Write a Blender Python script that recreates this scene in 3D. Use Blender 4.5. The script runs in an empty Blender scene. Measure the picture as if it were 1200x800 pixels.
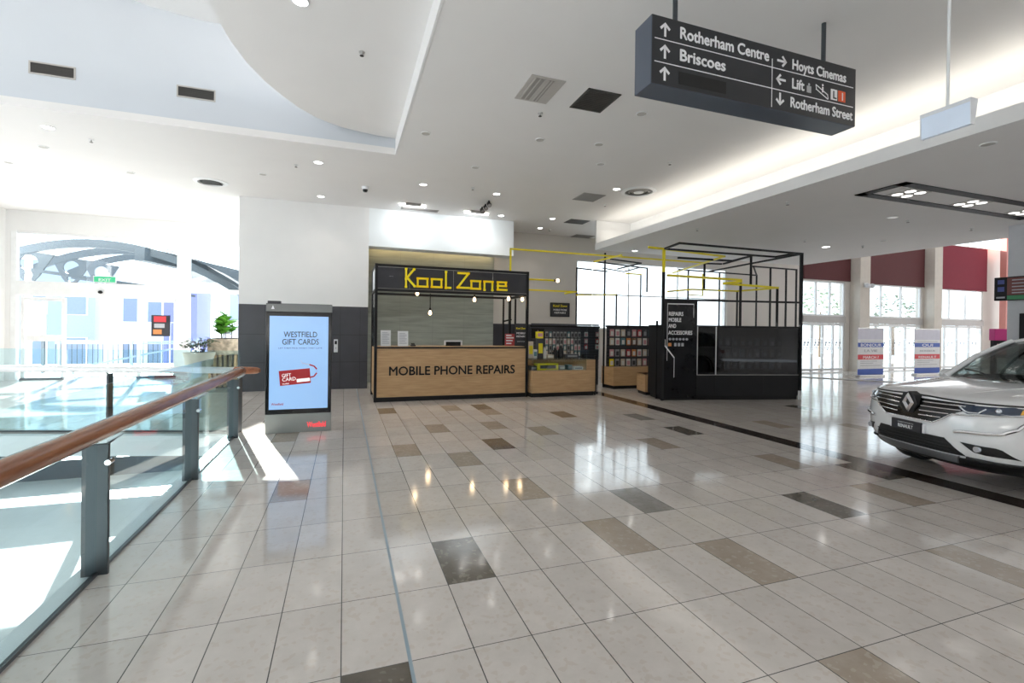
import bpy, bmesh, math, random
from mathutils import Vector, Matrix
from mathutils.bvhtree import BVHTree

random.seed(7)
S = bpy.context.scene
COL = S.collection
PI = math.pi

# ------------------------------------------------------------------ camera
FPX, YAW, PITCH, ROLL, PPY, EYE = 558.906, 0.3382275, -0.0035525, 0.0129377, 387.435, 1.65

def cam_axes():
    cy, sy, cp, sp = math.cos(YAW), math.sin(YAW), math.cos(PITCH), math.sin(PITCH)
    w = Vector((sy * cp, cy * cp, sp)); r = Vector((cy, -sy, 0)); u = r.cross(w)
    c, s = math.cos(ROLL), math.sin(ROLL)
    return c * r + s * u, -s * r + c * u, w

CR, CU, CW = cam_axes()
cd = bpy.data.cameras.new('camera'); cam = bpy.data.objects.new('camera', cd); COL.objects.link(cam)
m = Matrix((CR, CU, -CW)).transposed().to_4x4(); m.translation = (0, 0, EYE); cam.matrix_world = m
cd.sensor_width = 36; cd.lens = FPX / 1200 * 36; cd.shift_y = -(400 - PPY) / 1200; cd.clip_end = 400
S.camera = cam

# survey helpers: where a sight line meets a real plane of the building
def ray(px, py): return CW + CR * ((px - 600) / FPX) - CU * ((py - PPY) / FPX)
def PZ(px, py, z=0.0):
    d = ray(px, py); return Vector((0, 0, EYE)) + d * ((z - EYE) / d.z)
def PY(px, py, y):
    d = ray(px, py); return Vector((0, 0, EYE)) + d * (y / d.y)
def PX(px, py, x):
    d = ray(px, py); return Vector((0, 0, EYE)) + d * (x / d.x)

# ------------------------------------------------------------------ world, sun, exposure
S.view_settings.view_transform = 'Standard'; S.view_settings.look = 'None'
S.view_settings.gamma = 1; S.view_settings.use_curve_mapping = False
S.view_settings.exposure = -0.11
w = bpy.data.worlds.new('sky'); S.world = w; w.use_nodes = True
bg = w.node_tree.nodes['Background']
bg.inputs[0].default_value = (0.86, 0.93, 1.0, 1); bg.inputs[1].default_value = 3.3
S.cycles.use_denoising = True
S.cycles.max_bounces = 10; S.cycles.diffuse_bounces = 5; S.cycles.glossy_bounces = 4
S.cycles.transmission_bounces = 6; S.cycles.transparent_max_bounces = 24
S.cycles.sample_clamp_indirect = 8; S.cycles.caustics_reflective = False; S.cycles.caustics_refractive = False

SUN_EL = math.radians(18.7)
sd = Vector((0.274, -1, 0)).normalized() * math.cos(SUN_EL) - Vector((0, 0, math.sin(SUN_EL)))
sl = bpy.data.lights.new('sun', 'SUN'); sl.energy = 42; sl.angle = 0.009; sl.color = (1, 0.97, 0.92)
so = bpy.data.objects.new('sun', sl); COL.objects.link(so)
so.rotation_euler = sd.to_track_quat('-Z', 'Y').to_euler(); so.location = (-8, 30, 14)

def area(name, loc, direction, sx, sy, power, color=(1, .96, .9), parent=None, along=(1, 0, 0)):
    """rectangular lamp: sx metres along the vector along, facing direction"""
    l = bpy.data.lights.new(name, 'AREA'); l.shape = 'RECTANGLE'; l.size = sx; l.size_y = sy
    l.energy = power; l.color = color
    o = bpy.data.objects.new(name, l); COL.objects.link(o)
    z = -Vector(direction).normalized(); x = Vector(along); x = (x - z * x.dot(z)).normalized(); y = z.cross(x)
    M = Matrix((x, y, z)).transposed(); o.rotation_euler = M.to_euler(); o.location = loc
    if parent: o.parent = parent
    return o

# ------------------------------------------------------------------ materials
MATS = {}
def mat(name, color=(.8, .8, .8), rough=.5, metal=0, spec=.5, emit=None, estr=0, coat=0, noise=None, bump=0):
    m = bpy.data.materials.new(name); m.use_nodes = True; nt = m.node_tree; b = nt.nodes['Principled BSDF']
    b.inputs['Base Color'].default_value = (*color, 1); b.inputs['Roughness'].default_value = rough
    b.inputs['Metallic'].default_value = metal; b.inputs['Specular IOR Level'].default_value = spec
    b.inputs['Coat Weight'].default_value = coat; b.inputs['Coat Roughness'].default_value = .05
    if emit: b.inputs['Emission Color'].default_value = (*emit, 1); b.inputs['Emission Strength'].default_value = estr
    sc, amt = noise if noise else (6, .03)
    tc = nt.nodes.new('ShaderNodeTexCoord'); n = nt.nodes.new('ShaderNodeTexNoise')
    n.inputs['Scale'].default_value = sc; n.inputs['Detail'].default_value = 3
    nt.links.new(tc.outputs['Object'], n.inputs['Vector'])
    r = nt.nodes.new('ShaderNodeValToRGB')
    r.color_ramp.elements[0].position = .3; r.color_ramp.elements[1].position = .7
    r.color_ramp.elements[0].color = (*[max(0, c * (1 - amt)) for c in color], 1)
    r.color_ramp.elements[1].color = (*[min(1, c * (1 + amt)) for c in color], 1)
    nt.links.new(n.outputs['Fac'], r.inputs['Fac']); nt.links.new(r.outputs['Color'], b.inputs['Base Color'])
    MATS[name] = m
    return m

def glass(name, tint=(.93, .98, .98), base=.04, top=.75):
    m = bpy.data.materials.new(name); m.use_nodes = True; nt = m.node_tree; nt.nodes.clear()
    out = nt.nodes.new('ShaderNodeOutputMaterial'); mix = nt.nodes.new('ShaderNodeMixShader')
    t = nt.nodes.new('ShaderNodeBsdfTransparent'); g = nt.nodes.new('ShaderNodeBsdfGlossy')
    t.inputs[0].default_value = (*tint, 1); g.inputs['Roughness'].default_value = .02
    lw = nt.nodes.new('ShaderNodeLayerWeight'); lw.inputs['Blend'].default_value = .5
    p = nt.nodes.new('ShaderNodeMath'); p.operation = 'POWER'; p.inputs[1].default_value = 4
    a = nt.nodes.new('ShaderNodeMath'); a.operation = 'MULTIPLY_ADD'; a.inputs[1].default_value = top; a.inputs[2].default_value = base
    nt.links.new(lw.outputs['Facing'], p.inputs[0]); nt.links.new(p.outputs[0], a.inputs[0])
    nt.links.new(a.outputs[0], mix.inputs[0]); nt.links.new(t.outputs[0], mix.inputs[1]); nt.links.new(g.outputs[0], mix.inputs[2])
    nt.links.new(mix.outputs[0], out.inputs[0]); MATS[name] = m
    return m

def wood(name, c1, c2, axis=(1.2, 1.2, 14), rough=.45):
    m = mat(name, c1, rough); nt = m.node_tree; b = nt.nodes['Principled BSDF']
    tc = nt.nodes.new('ShaderNodeTexCoord'); mp = nt.nodes.new('ShaderNodeMapping'); mp.inputs['Scale'].default_value = axis
    n = nt.nodes.new('ShaderNodeTexNoise'); n.inputs['Scale'].default_value = 2.2; n.inputs['Detail'].default_value = 6; n.inputs['Distortion'].default_value = .35
    r = nt.nodes.new('ShaderNodeValToRGB'); r.color_ramp.elements[0].position = .3; r.color_ramp.elements[1].position = .7
    r.color_ramp.elements[0].color = (*c2, 1); r.color_ramp.elements[1].color = (*c1, 1)
    nt.links.new(tc.outputs['Object'], mp.inputs[0]); nt.links.new(mp.outputs[0], n.inputs['Vector'])
    nt.links.new(n.outputs['Fac'], r.inputs['Fac']); nt.links.new(r.outputs[0], b.inputs['Base Color'])
    return m

TX, TY, TX0, TY0 = 0.32327, 0.63755, 0.00318, 2.38143
def tile_mat(name, c, chip, dark):
    """polished terrazzo tile: stone chips plus dark joints on the tile grid"""
    m = bpy.data.materials.new(name); m.use_nodes = True; nt = m.node_tree; N = nt.nodes; L = nt.links; b = N['Principled BSDF']
    tc = N.new('ShaderNodeTexCoord')
    v = N.new('ShaderNodeTexVoronoi'); v.inputs['Scale'].default_value = 40; L.new(tc.outputs['Object'], v.inputs['Vector'])
    n = N.new('ShaderNodeTexNoise'); n.inputs['Scale'].default_value = 5; n.inputs['Detail'].default_value = 8; n.inputs['Roughness'].default_value = .7
    L.new(tc.outputs['Object'], n.inputs['Vector'])
    rr = N.new('ShaderNodeValToRGB'); e = rr.color_ramp.elements; e[0].position = .28; e[1].position = .72
    e[0].color = (*dark, 1); e[1].color = (*c, 1); L.new(n.outputs['Fac'], rr.inputs['Fac'])
    sx = N.new('ShaderNodeSeparateColor'); L.new(v.outputs['Color'], sx.inputs[0])
    gt = N.new('ShaderNodeMath'); gt.operation = 'GREATER_THAN'; gt.inputs[1].default_value = .88; L.new(sx.outputs[0], gt.inputs[0])
    n2 = N.new('ShaderNodeMath'); n2.operation = 'MULTIPLY'; n2.inputs[1].default_value = .38; L.new(gt.outputs[0], n2.inputs[0])
    mx = N.new('ShaderNodeMix'); mx.data_type = 'RGBA'; L.new(n2.outputs[0], mx.inputs[0]); L.new(rr.outputs[0], mx.inputs[6]); mx.inputs[7].default_value = (*chip, 1)
    sep = N.new('ShaderNodeSeparateXYZ'); L.new(tc.outputs['Object'], sep.inputs[0])
    def mm(op, a, bb):
        q = N.new('ShaderNodeMath'); q.operation = op
        for k, t in enumerate((a, bb)):
            if isinstance(t, (int, float)): q.inputs[k].default_value = t
            elif t is not None: L.new(t, q.inputs[k])
        return q.outputs[0]
    def cell(o, o0, s):
        return mm('DIVIDE', mm('SUBTRACT', o, o0), s)
    cx, cy = cell(sep.outputs[0], TX0, TX), cell(sep.outputs[1], TY0, TY)
    def joint(c_, s, w_):
        f = mm('SUBTRACT', mm('FRACT', c_, None), .5); return mm('GREATER_THAN', mm('ABSOLUTE', f, None), .5 - w_ / s / 2)
    j = mm('MAXIMUM', joint(cx, TX, .006), joint(cy, TY, .005))
    # tile to tile variation
    cmb = N.new('ShaderNodeCombineXYZ'); L.new(mm('FLOOR', cx, None), cmb.inputs[0]); L.new(mm('FLOOR', cy, None), cmb.inputs[1])
    wn = N.new('ShaderNodeTexWhiteNoise'); L.new(cmb.outputs[0], wn.inputs['Vector'])
    hv = N.new('ShaderNodeHueSaturation'); L.new(mm('MULTIPLY_ADD', wn.outputs['Value'], .12), hv.inputs['Value'])
    hv.inputs['Value'].links[0].from_node.inputs[2].default_value = .94
    L.new(mx.outputs[2], hv.inputs['Color'])
    mj = N.new('ShaderNodeMix'); mj.data_type = 'RGBA'; L.new(j, mj.inputs[0]); L.new(hv.outputs[0], mj.inputs[6]); mj.inputs[7].default_value = (.10, .095, .09, 1)
    L.new(mj.outputs[2], b.inputs['Base Color'])
    ro = mm('MULTIPLY_ADD', n.outputs['Fac'], .08); ro.node.inputs[2].default_value = .05
    L.new(ro, b.inputs['Roughness']); b.inputs['Specular IOR Level'].default_value = .5
    MATS[name] = m
    return m

tile_mat('tile_cream', (.70, .645, .605), (.56, .47, .40), (.60, .55, .51))
tile_mat('tile_dark', (.17, .145, .115), (.30, .26, .20), (.09, .078, .062))
tile_mat('tile_grey', (.36, .34, .32), (.24, .21, .18), (.24, .22, .20))
tile_mat('tile_brown', (.47, .40, .335), (.56, .50, .43), (.36, .295, .235))
tile_mat('tile_strip', (.05, .036, .03), (.08, .06, .05), (.03, .022, .018))
mat('lower_tile', (.58, .60, .60), .3)
mat('white_paint', (.80, .80, .80), .6, noise=(2, .015))
mat('ceiling_paint', (.80, .79, .785), .7, noise=(1.5, .01))
mat('bulkhead_paint', (.82, .86, .88), .5, noise=(2, .01))
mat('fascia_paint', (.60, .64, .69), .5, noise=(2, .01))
mat('joint_strip', (.30, .38, .44), .3)
mat('leaf_pale', (.24, .30, .22), .5, noise=(8, .3))
mat('beige_paint', (.66, .625, .585), .6, noise=(2, .02))
mat('pier_paint', (.60, .55, .49), .6)
mat('column_paint', (.62, .63, .66), .5)
mat('salmon_paint', (.55, .22, .19), .6)
mat('header_grey', (.50, .48, .47), .5)
mat('dark_tile', (.042, .042, .052), .35, noise=(3, .12))
wood('stone', (.37, .40, .36), (.26, .29, .255), (.5, .5, 4.5), .45)
mat('stone_joint', (.25, .27, .245), .5)
mat('lamp_soft', (1, 1, 1), .5, emit=(1, .97, .92), estr=2.5)
mat('white_metal', (.82, .83, .84), .35)
mat('alu', (.62, .62, .62), .35, .7)
mat('steel', (.42, .45, .47), .35, .8)
mat('post_steel', (.075, .085, .095), .35, .5)
mat('chrome', (.80, .80, .82), .12, 1)
mat('black', (.010, .010, .011), .5, spec=.25)
mat('black_gloss', (.008, .008, .010), .15, spec=.3)
mat('black_metal', (.012, .012, .014), .5, spec=.25)
mat('charcoal', (.028, .028, .036), .5)
mat('rubber', (.02, .02, .021), .8)
mat('yellow_paint', (.85, .71, .015), .4)
mat('yellow_plastic', (.88, .70, .015), .4, emit=(1, .80, .0), estr=.15)
mat('rail_wood', (.33, .125, .055), .22, coat=.6)
wood('oak', (.60, .39, .205), (.47, .285, .135))
wood('oak_end', (.53, .34, .18), (.42, .255, .125))
wood('rail_timber', (.36, .14, .065), (.24, .085, .04), (10, 1, 10), .22)
mat('vent_dark', (.055, .052, .048), .5)
mat('vent_grey', (.30, .285, .27), .5)
mat('vent_light', (.48, .46, .44), .5)
mat('blind_maroon', (.115, .032, .035), .8)
mat('blind_red', (.20, .012, .030), .8)
mat('lamp', (1, 1, 1), .5, emit=(1, .97, .92), estr=14)
mat('lamp_off', (.85, .85, .85), .4, emit=(1, .98, .95), estr=.4)
mat('warm_bulb', (1, .8, .55), .3, emit=(1, .72, .42), estr=6)
mat('sign_black', (.022, .023, .027), .4)
mat('sign_side', (.075, .09, .12), .3)
mat('sign_white', (.88, .88, .90), .5)
mat('sign_red', (.75, .10, .02), .5)
mat('redaction', (.003, .003, .003), .5)
mat('grey_plastic', (.45, .46, .48), .4)
mat('light_plastic', (.72, .74, .78), .4)
mat('diffuser', (.62, .70, .82), .3, emit=(.75, .85, 1), estr=.12)
mat('screen_blue', (.2, .3, .45), .25, emit=(.27, .49, .84), estr=.80)
mat('screen_text', (.03, .04, .06), .4)
mat('card_red', (.30, .01, .015), .4, emit=(.35, .01, .015), estr=.4)
mat('card_white', (.8, .8, .8), .4, emit=(1, 1, 1), estr=.6)
mat('red_glow', (.8, .05, .06), .4, emit=(1, .06, .08), estr=1.1)
mat('totem_grey', (.16, .17, .17), .25, coat=.4)
mat('totem_low', (.30, .32, .31), .3, coat=.3)
mat('paper', (.80, .81, .83), .6)
mat('print_blue', (.05, .12, .50), .5)
mat('print_red', (.70, .05, .07), .5)
mat('print_grey', (.45, .46, .50), .6)
mat('print_lilac', (.66, .66, .76), .6)
mat('packet_white', (.70, .70, .68), .35)
mat('packet_grey', (.30, .31, .33), .35)
mat('packet_pink', (.60, .30, .33), .35)
mat('packet_brown', (.22, .13, .08), .4)
mat('packet_dark', (.05, .05, .06), .3)
mat('packet_teal', (.10, .22, .25), .35)
mat('packet_orange', (.68, .26, .08), .35)
mat('packet_red', (.45, .06, .07), .35)
mat('packet_cream', (.60, .52, .42), .4)
mat('magenta', (.55, .03, .22), .5)
mat('green_print', (.05, .26, .11), .5)
mat('brown_print', (.17, .055, .05), .5)
mat('indigo_print', (.07, .09, .30), .5)
mat('leaf', (.10, .30, .03), .4, noise=(8, .3))
mat('leaf_bright', (.15, .40, .05), .4, noise=(8, .25))
mat('leaf_dark', (.035, .10, .045), .4, noise=(8, .3))
mat('bark', (.12, .08, .05), .8)
mat('granite', (.44, .36, .27), .5, noise=(9, .45))
mat('cream_stone', (.62, .56, .47), .4)
mat('soil', (.04, .03, .025), .9)
mat('car_white', (.86, .86, .87), .25, coat=1)
mat('car_black', (.012, .012, .013), .45)
mat('car_grille', (.006, .006, .007), .25)
mat('car_silver', (.30, .31, .33), .35, .6)
mat('car_interior', (.02, .02, .022), .7)
mat('lens', (.035, .05, .085), .06, coat=1)
mat('lens_bright', (.75, .8, .88), .1, .6, coat=1)
mat('amber', (.75, .40, .04), .2, coat=1)
mat('tyre', (.015, .015, .015), .85)
mat('ext_white', (.86, .88, .90), .7)
mat('ext_blue', (.30, .37, .50), .6)
mat('ext_purple', (.15, .17, .44), .6)
mat('ext_pane', (.20, .27, .38), .4)
mat('ext_steel', (.045, .065, .085), .5)
mat('ext_ground', (.72, .72, .71), .7)
mat('canopy_sheet', (.07, .10, .13), .4)
mat('green_sign', (.02, .30, .14), .5, emit=(.1, .8, .4), estr=.5)
glass('glass', (.95, .985, .99))
glass('rail_glass', (.83, .93, .945), .03, .5)
glass('case_glass', (.90, .95, .95), .06, .6)
glass('dark_glass', (.30, .31, .34), .03, .5)
glass('car_glass', (.42, .47, .46), .07, .7)

# ------------------------------------------------------------------ object builders
def tag(o, label, cat, group=None, kind=None):
    if label: o['label'] = label
    if cat: o['category'] = cat
    if group: o['group'] = group
    if kind: o['kind'] = kind
    return o

def thing(name, label, cat, loc=(0, 0, 0), rz=0, group=None):
    o = bpy.data.objects.new(name, None); COL.objects.link(o); o.empty_display_size = .1
    o.location = loc; o.rotation_euler = (0, 0, rz)
    return tag(o, label, cat, group)

def wmat(o):
    m = Matrix.LocRotScale(o.location, o.rotation_euler, o.scale)
    return wmat(o.parent) @ m if o.parent else m

class MB:
    def __init__(self): self.bm = bmesh.new()
    def box(self, a, b, bev=0):
        lo = [min(a[i], b[i]) for i in range(3)]; hi = [max(a[i], b[i]) for i in range(3)]
        c = [(lo[i] + hi[i]) / 2 for i in range(3)]; s = [max(hi[i] - lo[i], 1e-4) for i in range(3)]
        r = bmesh.ops.create_cube(self.bm, size=1, matrix=Matrix.Translation(c) @ Matrix.Diagonal((*s, 1)))
        if bev:
            es = list({e for v in r['verts'] for e in v.link_edges})
            bmesh.ops.bevel(self.bm, geom=es, offset=bev, segments=2, affect='EDGES', profile=.5)
        return self
    def bar(self, p, q, w, h=None):
        p, q = Vector(p), Vector(q); d = q - p; l = d.length
        if l < 1e-6: return self
        h = h or w
        z = d.normalized(); up = Vector((0, 0, 1)) if abs(z.z) < .95 else Vector((0, 1, 0))
        x = up.cross(z).normalized(); y = z.cross(x)
        M = Matrix((x, y, z)).transposed().to_4x4(); M.translation = (p + q) / 2
        bmesh.ops.create_cube(self.bm, size=1, matrix=M @ Matrix.Diagonal((w, h, l + w, 1)))
        return self
    def cyl(self, p, q, r, r2=None, seg=16, cap=True):
        p, q = Vector(p), Vector(q); d = q - p
        z = d.normalized(); up = Vector((0, 0, 1)) if abs(z.z) < .95 else Vector((0, 1, 0))
        x = up.cross(z).normalized(); y = z.cross(x)
        M = Matrix((x, y, z)).transposed().to_4x4(); M.translation = (p + q) / 2
        bmesh.ops.create_cone(self.bm, cap_ends=cap, segments=seg, radius1=r, radius2=r if r2 is None else r2, depth=d.length, matrix=M)
        return self
    def tube(self, pts, r, seg=12, scale=(1, 1)):
        pts = [Vector(p) for p in pts]; rings = []
        for i, p in enumerate(pts):
            d = (pts[min(i + 1, len(pts) - 1)] - pts[max(i - 1, 0)]).normalized()
            up = Vector((0, 0, 1)) if abs(d.z) < .95 else Vector((0, 1, 0))
            x = up.cross(d).normalized(); y = d.cross(x)
            rr = r[i] if isinstance(r, (list, tuple)) else r
            rings.append([self.bm.verts.new(p + x * math.cos(a) * rr * scale[0] + y * math.sin(a) * rr * scale[1]) for a in [2 * PI * k / seg for k in range(seg)]])
        for a, b in zip(rings, rings[1:]):
            for k in range(seg): self.bm.faces.new((a[k], a[(k + 1) % seg], b[(k + 1) % seg], b[k]))
        self.bm.faces.new(rings[0][::-1]); self.bm.faces.new(rings[-1])
        return self
    def lathe(self, prof, c=(0, 0, 0), seg=24, sx=1, sy=1):
        rings = []
        for r, z in prof:
            rings.append([self.bm.verts.new((c[0] + max(r, 1e-4) * math.cos(2 * PI * k / seg) * sx, c[1] + max(r, 1e-4) * math.sin(2 * PI * k / seg) * sy, c[2] + z)) for k in range(seg)])
        for a, b in zip(rings, rings[1:]):
            for k in range(seg): self.bm.faces.new((a[k], a[(k + 1) % seg], b[(k + 1) % seg], b[k]))
        self.bm.faces.new(rings[0][::-1]); self.bm.faces.new(rings[-1])
        return self
    def sphere(self, c, r, sz=(1, 1, 1), seg=16):
        bmesh.ops.create_uvsphere(self.bm, u_segments=seg, v_segments=max(6, seg // 2), radius=r, matrix=Matrix.Translation(c) @ Matrix.Diagonal((*sz, 1)))
        return self
    def prism(self, pts, off):
        """closed polygon of 3D points swept by the vector off"""
        off = Vector(off); a = [self.bm.verts.new(p) for p in pts]; b = [self.bm.verts.new(Vector(p) + off) for p in pts]
        n = len(a)
        self.bm.faces.new(a[::-1]); self.bm.faces.new(b)
        for k in range(n): self.bm.faces.new((a[k], a[(k + 1) % n], b[(k + 1) % n], b[k]))
        return self
    def grid(self, rows):
        vs = [[self.bm.verts.new(p) for p in r] for r in rows]
        for a, b in zip(vs, vs[1:]):
            for k in range(len(a) - 1): self.bm.faces.new((a[k], a[k + 1], b[k + 1], b[k]))
        return self
    def build(self, name, m, parent=None, world=False, smooth=False, label=None, kind=None):
        if world and parent: self.bm.transform(wmat(parent).inverted())
        bmesh.ops.recalc_face_normals(self.bm, faces=self.bm.faces)
        me = bpy.data.meshes.new(name); self.bm.to_mesh(me); self.bm.free()
        me.materials.append(MATS[m])
        if smooth:
            for p in me.polygons: p.use_smooth = True
            try: me.set_sharp_from_angle(angle=math.radians(40))
            except Exception: pass
        o = bpy.data.objects.new(name, me); COL.objects.link(o)
        if parent: o.parent = parent
        if label: o['label'] = label
        if kind: o['kind'] = kind
        return o

def struct(name, mb, m, parent=None, smooth=False):
    o = mb.build(name, m, parent, world=bool(parent), smooth=smooth)
    if not parent: o['kind'] = 'structure'
    return o

def text(string, m, parent, origin, xdir, updir, height, width=None, align='LEFT', bold=0.0, name='lettering', depth=.003, world=True):
    """lettering as a thin solid mesh; origin is the left (or centre) end of the baseline, height the capital height"""
    c = bpy.data.curves.new('t', 'FONT'); c.body = string; c.size = 1; c.extrude = .5; c.align_x = align
    c.resolution_u = 3
    o = bpy.data.objects.new('t', c); COL.objects.link(o)
    dg = bpy.context.evaluated_depsgraph_get(); me = bpy.data.meshes.new_from_object(o.evaluated_get(dg))
    bpy.data.objects.remove(o); bpy.data.curves.remove(c)
    xs = [v.co.x for v in me.vertices]; wd = (max(xs) - min(xs)) if xs else 1
    s = height / .729; sx = s if width is None else width / wd
    if bold > 0:          # heavier strokes: the same outline struck several times side by side
        b0 = bmesh.new()
        for dx, dy, dz in ((-bold, 0, 0), (bold, 0, .01), (0, -bold, .02), (0, bold, .03), (0, 0, .04)):
            k = me.copy(); k.transform(Matrix.Translation((dx, dy, dz))); b0.from_mesh(k); bpy.data.meshes.remove(k)
        b0.to_mesh(me); b0.free()
    x, u = Vector(xdir).normalized(), Vector(updir).normalized(); n = x.cross(u)
    M = Matrix((x * sx, u * s, n * depth * 2)).transposed().to_4x4(); M.translation = Vector(origin)
    if world and parent: M = wmat(parent).inverted() @ M
    me.transform(M); me.materials.append(MATS[m]); me.name = name
    r = bpy.data.objects.new(name, me); COL.objects.link(r); r.parent = parent
    return r

def dup(root, loc=None, label=None, rz=None):
    r = root.copy(); COL.objects.link(r)
    if loc is not None: r.location = loc
    if rz is not None: r.rotation_euler = (0, 0, rz)
    if label: r['label'] = label
    for ch in list(root.children):
        c = ch.copy(); COL.objects.link(c); c.parent = r
        for g in list(ch.children):
            d = g.copy(); COL.objects.link(d); d.parent = c
    return r

ORD = ['first', 'second', 'third', 'fourth', 'fifth', 'sixth', 'seventh', 'eighth', 'ninth', 'tenth', 'eleventh', 'twelfth']
# ================================================================== SETTING
ZC, ZR = 4.868, 4.01          # main ceiling, lower ceiling on the other side of the light cove
YB, YF, YW = 14.9, 17.56, 13.45   # shopfront wall, entrance facade, white wall beside the booth

# ---- floor: one mesh of terrazzo tiles
bm = bmesh.new()
special = {}
for k in [(2, 1), (0, -1), (6, 6), (2, 11), (8, 11), (12, 9), (16, 6), (13, 1), (18, 2), (29, 8), (34, 4), (37, -1)]: special[k] = 1
for k in [(8, 2), (16, 8), (24, 3)]: special[k] = 2
for k in [(7, -2), (5, 3), (8, 0), (6, 1), (2, 6), (4, 5), (4, 8), (7, 8), (9, 7), (8, 10), (6, 11), (-2, 4), (13, 5), (16, 3), (16, 1), (-3, 8), (13, -1), (22, 6), (26, 5), (23, 1)]: special[k] = 3
def fx(i): return TX0 + i * TX
def fy(j): return TY0 + j * TY
def put(x0, x1, y0, y1, mi):
    f = bm.faces.new([bm.verts.new(p) for p in ((x0, y0, 0), (x1, y0, 0), (x1, y1, 0), (x0, y1, 0))]); f.material_index = mi
for j in range(-14, 25):
    for i in range(-5, 104):
        x0 = max(fx(i), -1.505)
        put(x0, fx(i + 1), fy(j), fy(j + 1), 4 if (i == 19 and j < 14) else special.get((i, j), 0))
E0, ED = Vector((-1.505, 8.25, 0)), Vector((-1, .284, 0)).normalized()     # far edge of the void
EN = Vector((-.284, -1, 0)).normalized()                                   # towards the void
b2 = bmesh.new()
for j in range(8, 25):
    for i in range(-34, -4):
        f = b2.faces.new([b2.verts.new(p) for p in ((fx(i), fy(j), 0), (min(fx(i + 1), -1.505), fy(j), 0), (min(fx(i + 1), -1.505), fy(j + 1), 0), (fx(i), fy(j + 1), 0))])
bmesh.ops.bisect_plane(b2, geom=b2.verts[:] + b2.edges[:] + b2.faces[:], plane_co=E0, plane_no=EN, clear_outer=True)
me2 = bpy.data.meshes.new('tmp'); b2.to_mesh(me2); b2.free(); bm.from_mesh(me2); bpy.data.meshes.remove(me2)
bmesh.ops.remove_doubles(bm, verts=bm.verts, dist=1e-4)
me = bpy.data.meshes.new('floor'); bm.to_mesh(me); bm.free()
for t in ('tile_cream', 'tile_dark', 'tile_grey', 'tile_brown', 'tile_strip'): me.materials.append(MATS[t])
fl = bpy.data.objects.new('floor', me); COL.objects.link(fl); fl['kind'] = 'structure'

struct('trim_1', MB().box((-1.66, -6, -.35), (-1.506, 8.25, -.002)), 'white_metal')
q = MB(); a = E0; b_ = E0 + ED * 9
q.prism([a + Vector((0, 0, -.002)), b_ + Vector((0, 0, -.002)), b_ + EN * .14 + Vector((0, 0, -.002)), a + EN * .14 + Vector((0, 0, -.002))], (0, 0, -.3))
struct('trim_2', q, 'white_paint')
struct('floor_lower', MB().box((-30, -10, -4.8), (0, 44, -4.6)), 'lower_tile')
struct('wall_lower', MB().box((0, -10, -4.6), (.2, 44, -.3)), 'white_paint')
# added sun blockers, their gaps set to shape sun patches on the lower floor
for k, (x0, x1, z0, z1) in enumerate([(-40, -1, -3.37, -2.14), (-40, -1, -4.6, -3.85), (-40, -1, -.53, -.25), (-12.6, -12.2, -4.6, -.3), (-9.2, -8.9, -4.6, -.3), (-16, -15.6, -4.6, -.3)]):
    struct('sun_blocker_lower', MB().box((x0, 24, z0), (x1, 24.3, z1)), 'ext_steel')

struct('trim_movement_joint', MB().box((fx(1) - .009, -6, -.003), (fx(1) + .009, 13.4, .0012)), 'joint_strip')
# ---- ceilings
struct('ceiling', MB().prism([(.89, -9, ZC), (8.1, -9, ZC), (8.1, 12.45, ZC), (18.5, 12.45, ZC), (18.5, YB + .1, ZC), (.89, YB + .1, ZC)], (0, 0, .12)), 'ceiling_paint')
struct('ceiling_entrance', MB().box((-12, 9.13, ZC), (.89, YF + .1, ZC + .12)), 'ceiling_paint')
_a, _b = PZ(930, 312, ZR), PZ(1180, 279, ZR)
def edge_x(y): return _a.x + (_b.x - _a.x) * (y - _a.y) / (_b.y - _a.y)
struct('ceiling_lower', MB().prism([(6.95, -9, ZR), (edge_x(-9), -9, ZR), (edge_x(12.45), 12.45, ZR), (6.95, 12.45, ZR)], (0, 0, .06)), 'ceiling_paint')
struct('ceiling_high', MB().box((13, -9, 7.2), (42, YB + .1, 7.35)), 'white_paint')
struct('wall_cove_end', MB().box((6.95, 12.40, ZR + .06), (edge_x(12.45) - .1, 12.45, ZC)), 'white_paint')
struct('trim_cove_lip', MB().box((6.94, -9, ZR - .004), (7.0, 12.455, ZR + .185)), 'white_paint')
struct('wall_cove_back', MB().box((8.1, -9, ZR + .06), (8.2, 12.4, ZC)), 'white_paint')
struct('wall_bulkhead_side', MB().prism([(edge_x(-9), -9, ZR + .06), (edge_x(12.45), 12.45, ZR + .06), (edge_x(12.45) - .1, 12.45, ZR + .06), (edge_x(-9) - .1, -9, ZR + .06)], (0, 0, 3.1)), 'white_paint')
area('cove_light', (7.25, 1.7, ZR + .13), (.5, 0, 1), 21, .1, 95, (1, .95, .84), along=(0, 1, 0))

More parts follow.
